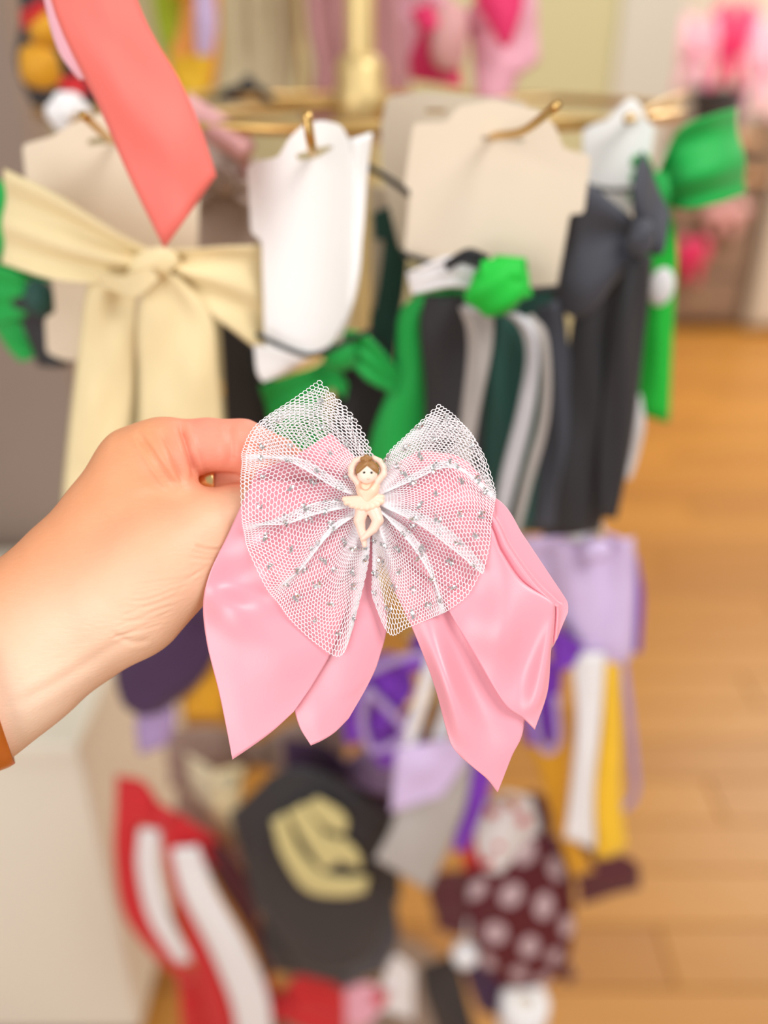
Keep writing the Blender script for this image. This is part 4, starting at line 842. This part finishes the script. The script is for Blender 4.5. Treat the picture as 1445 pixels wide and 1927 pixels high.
# ballerina ornament glued on the centre
LOC['b'] = Fp((690, 945, 46))
def sdf(name, build, m_, parent, lo, hi, h=.00022, label=None):
    b_ = Body(local(lo)-np.array([0, 0, 0]), local(hi), h); build(b_); V, Q = b_.net()
    o = mesh(name, toworld(V), Q.tolist(), m_, parent, label=label)
    s_ = o.modifiers.new('s', 'SMOOTH'); s_.iterations = 3; s_.factor = .5
    return o
LO, HI = (640, 1040, 30), (735, 850, 90)
def pc(b_, pts, k=.0004):
    for p, q in zip(pts[:-1], pts[1:]): b_.cone(local(p[:3]), local(q[:3]), p[3]*PX, q[3]*PX, k)
ZB = 50
def body(b_):
    pc(b_, [(675, 909, ZB+4, 7.5), (662, 893, ZB+2, 6.5), (661, 880, ZB, 6), (668, 868, ZB, 5.5), (680, 863, ZB, 5)])
    pc(b_, [(707, 909, ZB+4, 7.5), (721, 893, ZB+2, 6.5), (721, 881, ZB, 6), (714, 868, ZB, 5.5), (703, 862, ZB, 5)])
    pc(b_, [(691, 910, ZB, 8), (691, 903, ZB, 6)])
    pc(b_, [(681, 962, ZB, 12), (676, 979, ZB+2, 10.5), (680, 999, ZB+3, 7.5), (684, 1014, ZB+3, 6), (686, 1026, ZB+3, 4.5)], .0003)
    pc(b_, [(704, 962, ZB, 12.5), (711, 979, ZB+4, 10.5), (702, 996, ZB+7, 8), (690, 1007, ZB+8, 6.2), (683, 1013, ZB+8, 5)], .0003)
    b_.ell(local((692, 958, ZB-2)), np.array([20, 9, 9])*PX, .0008)
def leotard(b_):
    pc(b_, [(679, 914, ZB+2, 10), (684, 924, ZB+5, 11), (689, 938, ZB+3, 11)], .0015)
    pc(b_, [(705, 914, ZB+2, 10), (699, 924, ZB+5, 11), (692, 938, ZB+3, 11)], .0015)
def tutu(b_):
    b_.ell(local((687, 944, ZB+2)), np.array([30, 9, 11])*PX, .0006)
    for (x, y_, z, r) in [(648, 939, 1, 5), (652, 946, 3, 5.5), (662, 951, 6, 5.5), (671, 954, 8, 5.5), (681, 956, 9.5, 5.5), (691, 956, 10, 5.5), (701, 954, 9, 5.5), (710, 950, 7, 5.5), (718, 944, 4, 5.5), (718, 936, 2, 6), (710, 933, 3, 5)]:
        pc(b_, [(687+(x-687)*.25, 936+(y_-936)*.3, ZB+9, 5), (x, y_, ZB+z, r)], .0003)
def face(b_): b_.ell(local((691, 892, ZB+9)), np.array([18.5, 18, 13])*PX)
def hairf(b_):
    b_.ell(local((691, 884, ZB+2)), np.array([21.5, 18, 12])*PX, .0003)
    b_.ell(local((681, 880, ZB+13)), np.array([15, 6.0, 9])*PX, .0003, rot=.75)
    b_.ell(local((701, 880, ZB+13)), np.array([14, 5.6, 9])*PX, .0003, rot=-.72)
    for (x, y_) in ((683, 864), (689, 860), (695, 863), (690, 866)): b_.ell(local((x, y_, ZB+6)), np.array([5.5, 5, 6])*PX, .0002)
bal = sdf('ballerina', body, PEACH, bow, LO, HI, label='peach resin ballerina with raised arms and crossed legs')
sdf('leotard', leotard, mat('apricot_resin', (255, 206, 178), .42, noise=.03), bal, LO, HI)
sdf('tutu', tutu, mat('apricot_tutu', (255, 210, 186), .42, noise=.03), bal, LO, HI)
sdf('face', face, FACE, bal, LO, HI); sdf('hair', hairf, HAIR, bal, LO, HI)
for x in (685.3, 699): blob('eye', Fp((x, 889.5, ZB+21.2)), 2.3*PX, 2.5*PX, 1.4*PX, BLACKDOT, bal, n=12, m=8)
tube('mouth', [Fp((690, 900.5, ZB+20.2)), Fp((693, 902, ZB+20)), Fp((696, 900.5, ZB+19.6))], .5*PX, CREASE, bal, n=6)
tube('neckline', [Fp((678, 906, ZB+14)), Fp((678, 916, ZB+17)), Fp((686, 922, ZB+17.5)), Fp((694, 920, ZB+17.5)), Fp((700, 912, ZB+16)), Fp((705, 905, ZB+14))], 1.0*PX, CREASE, bal, n=6)
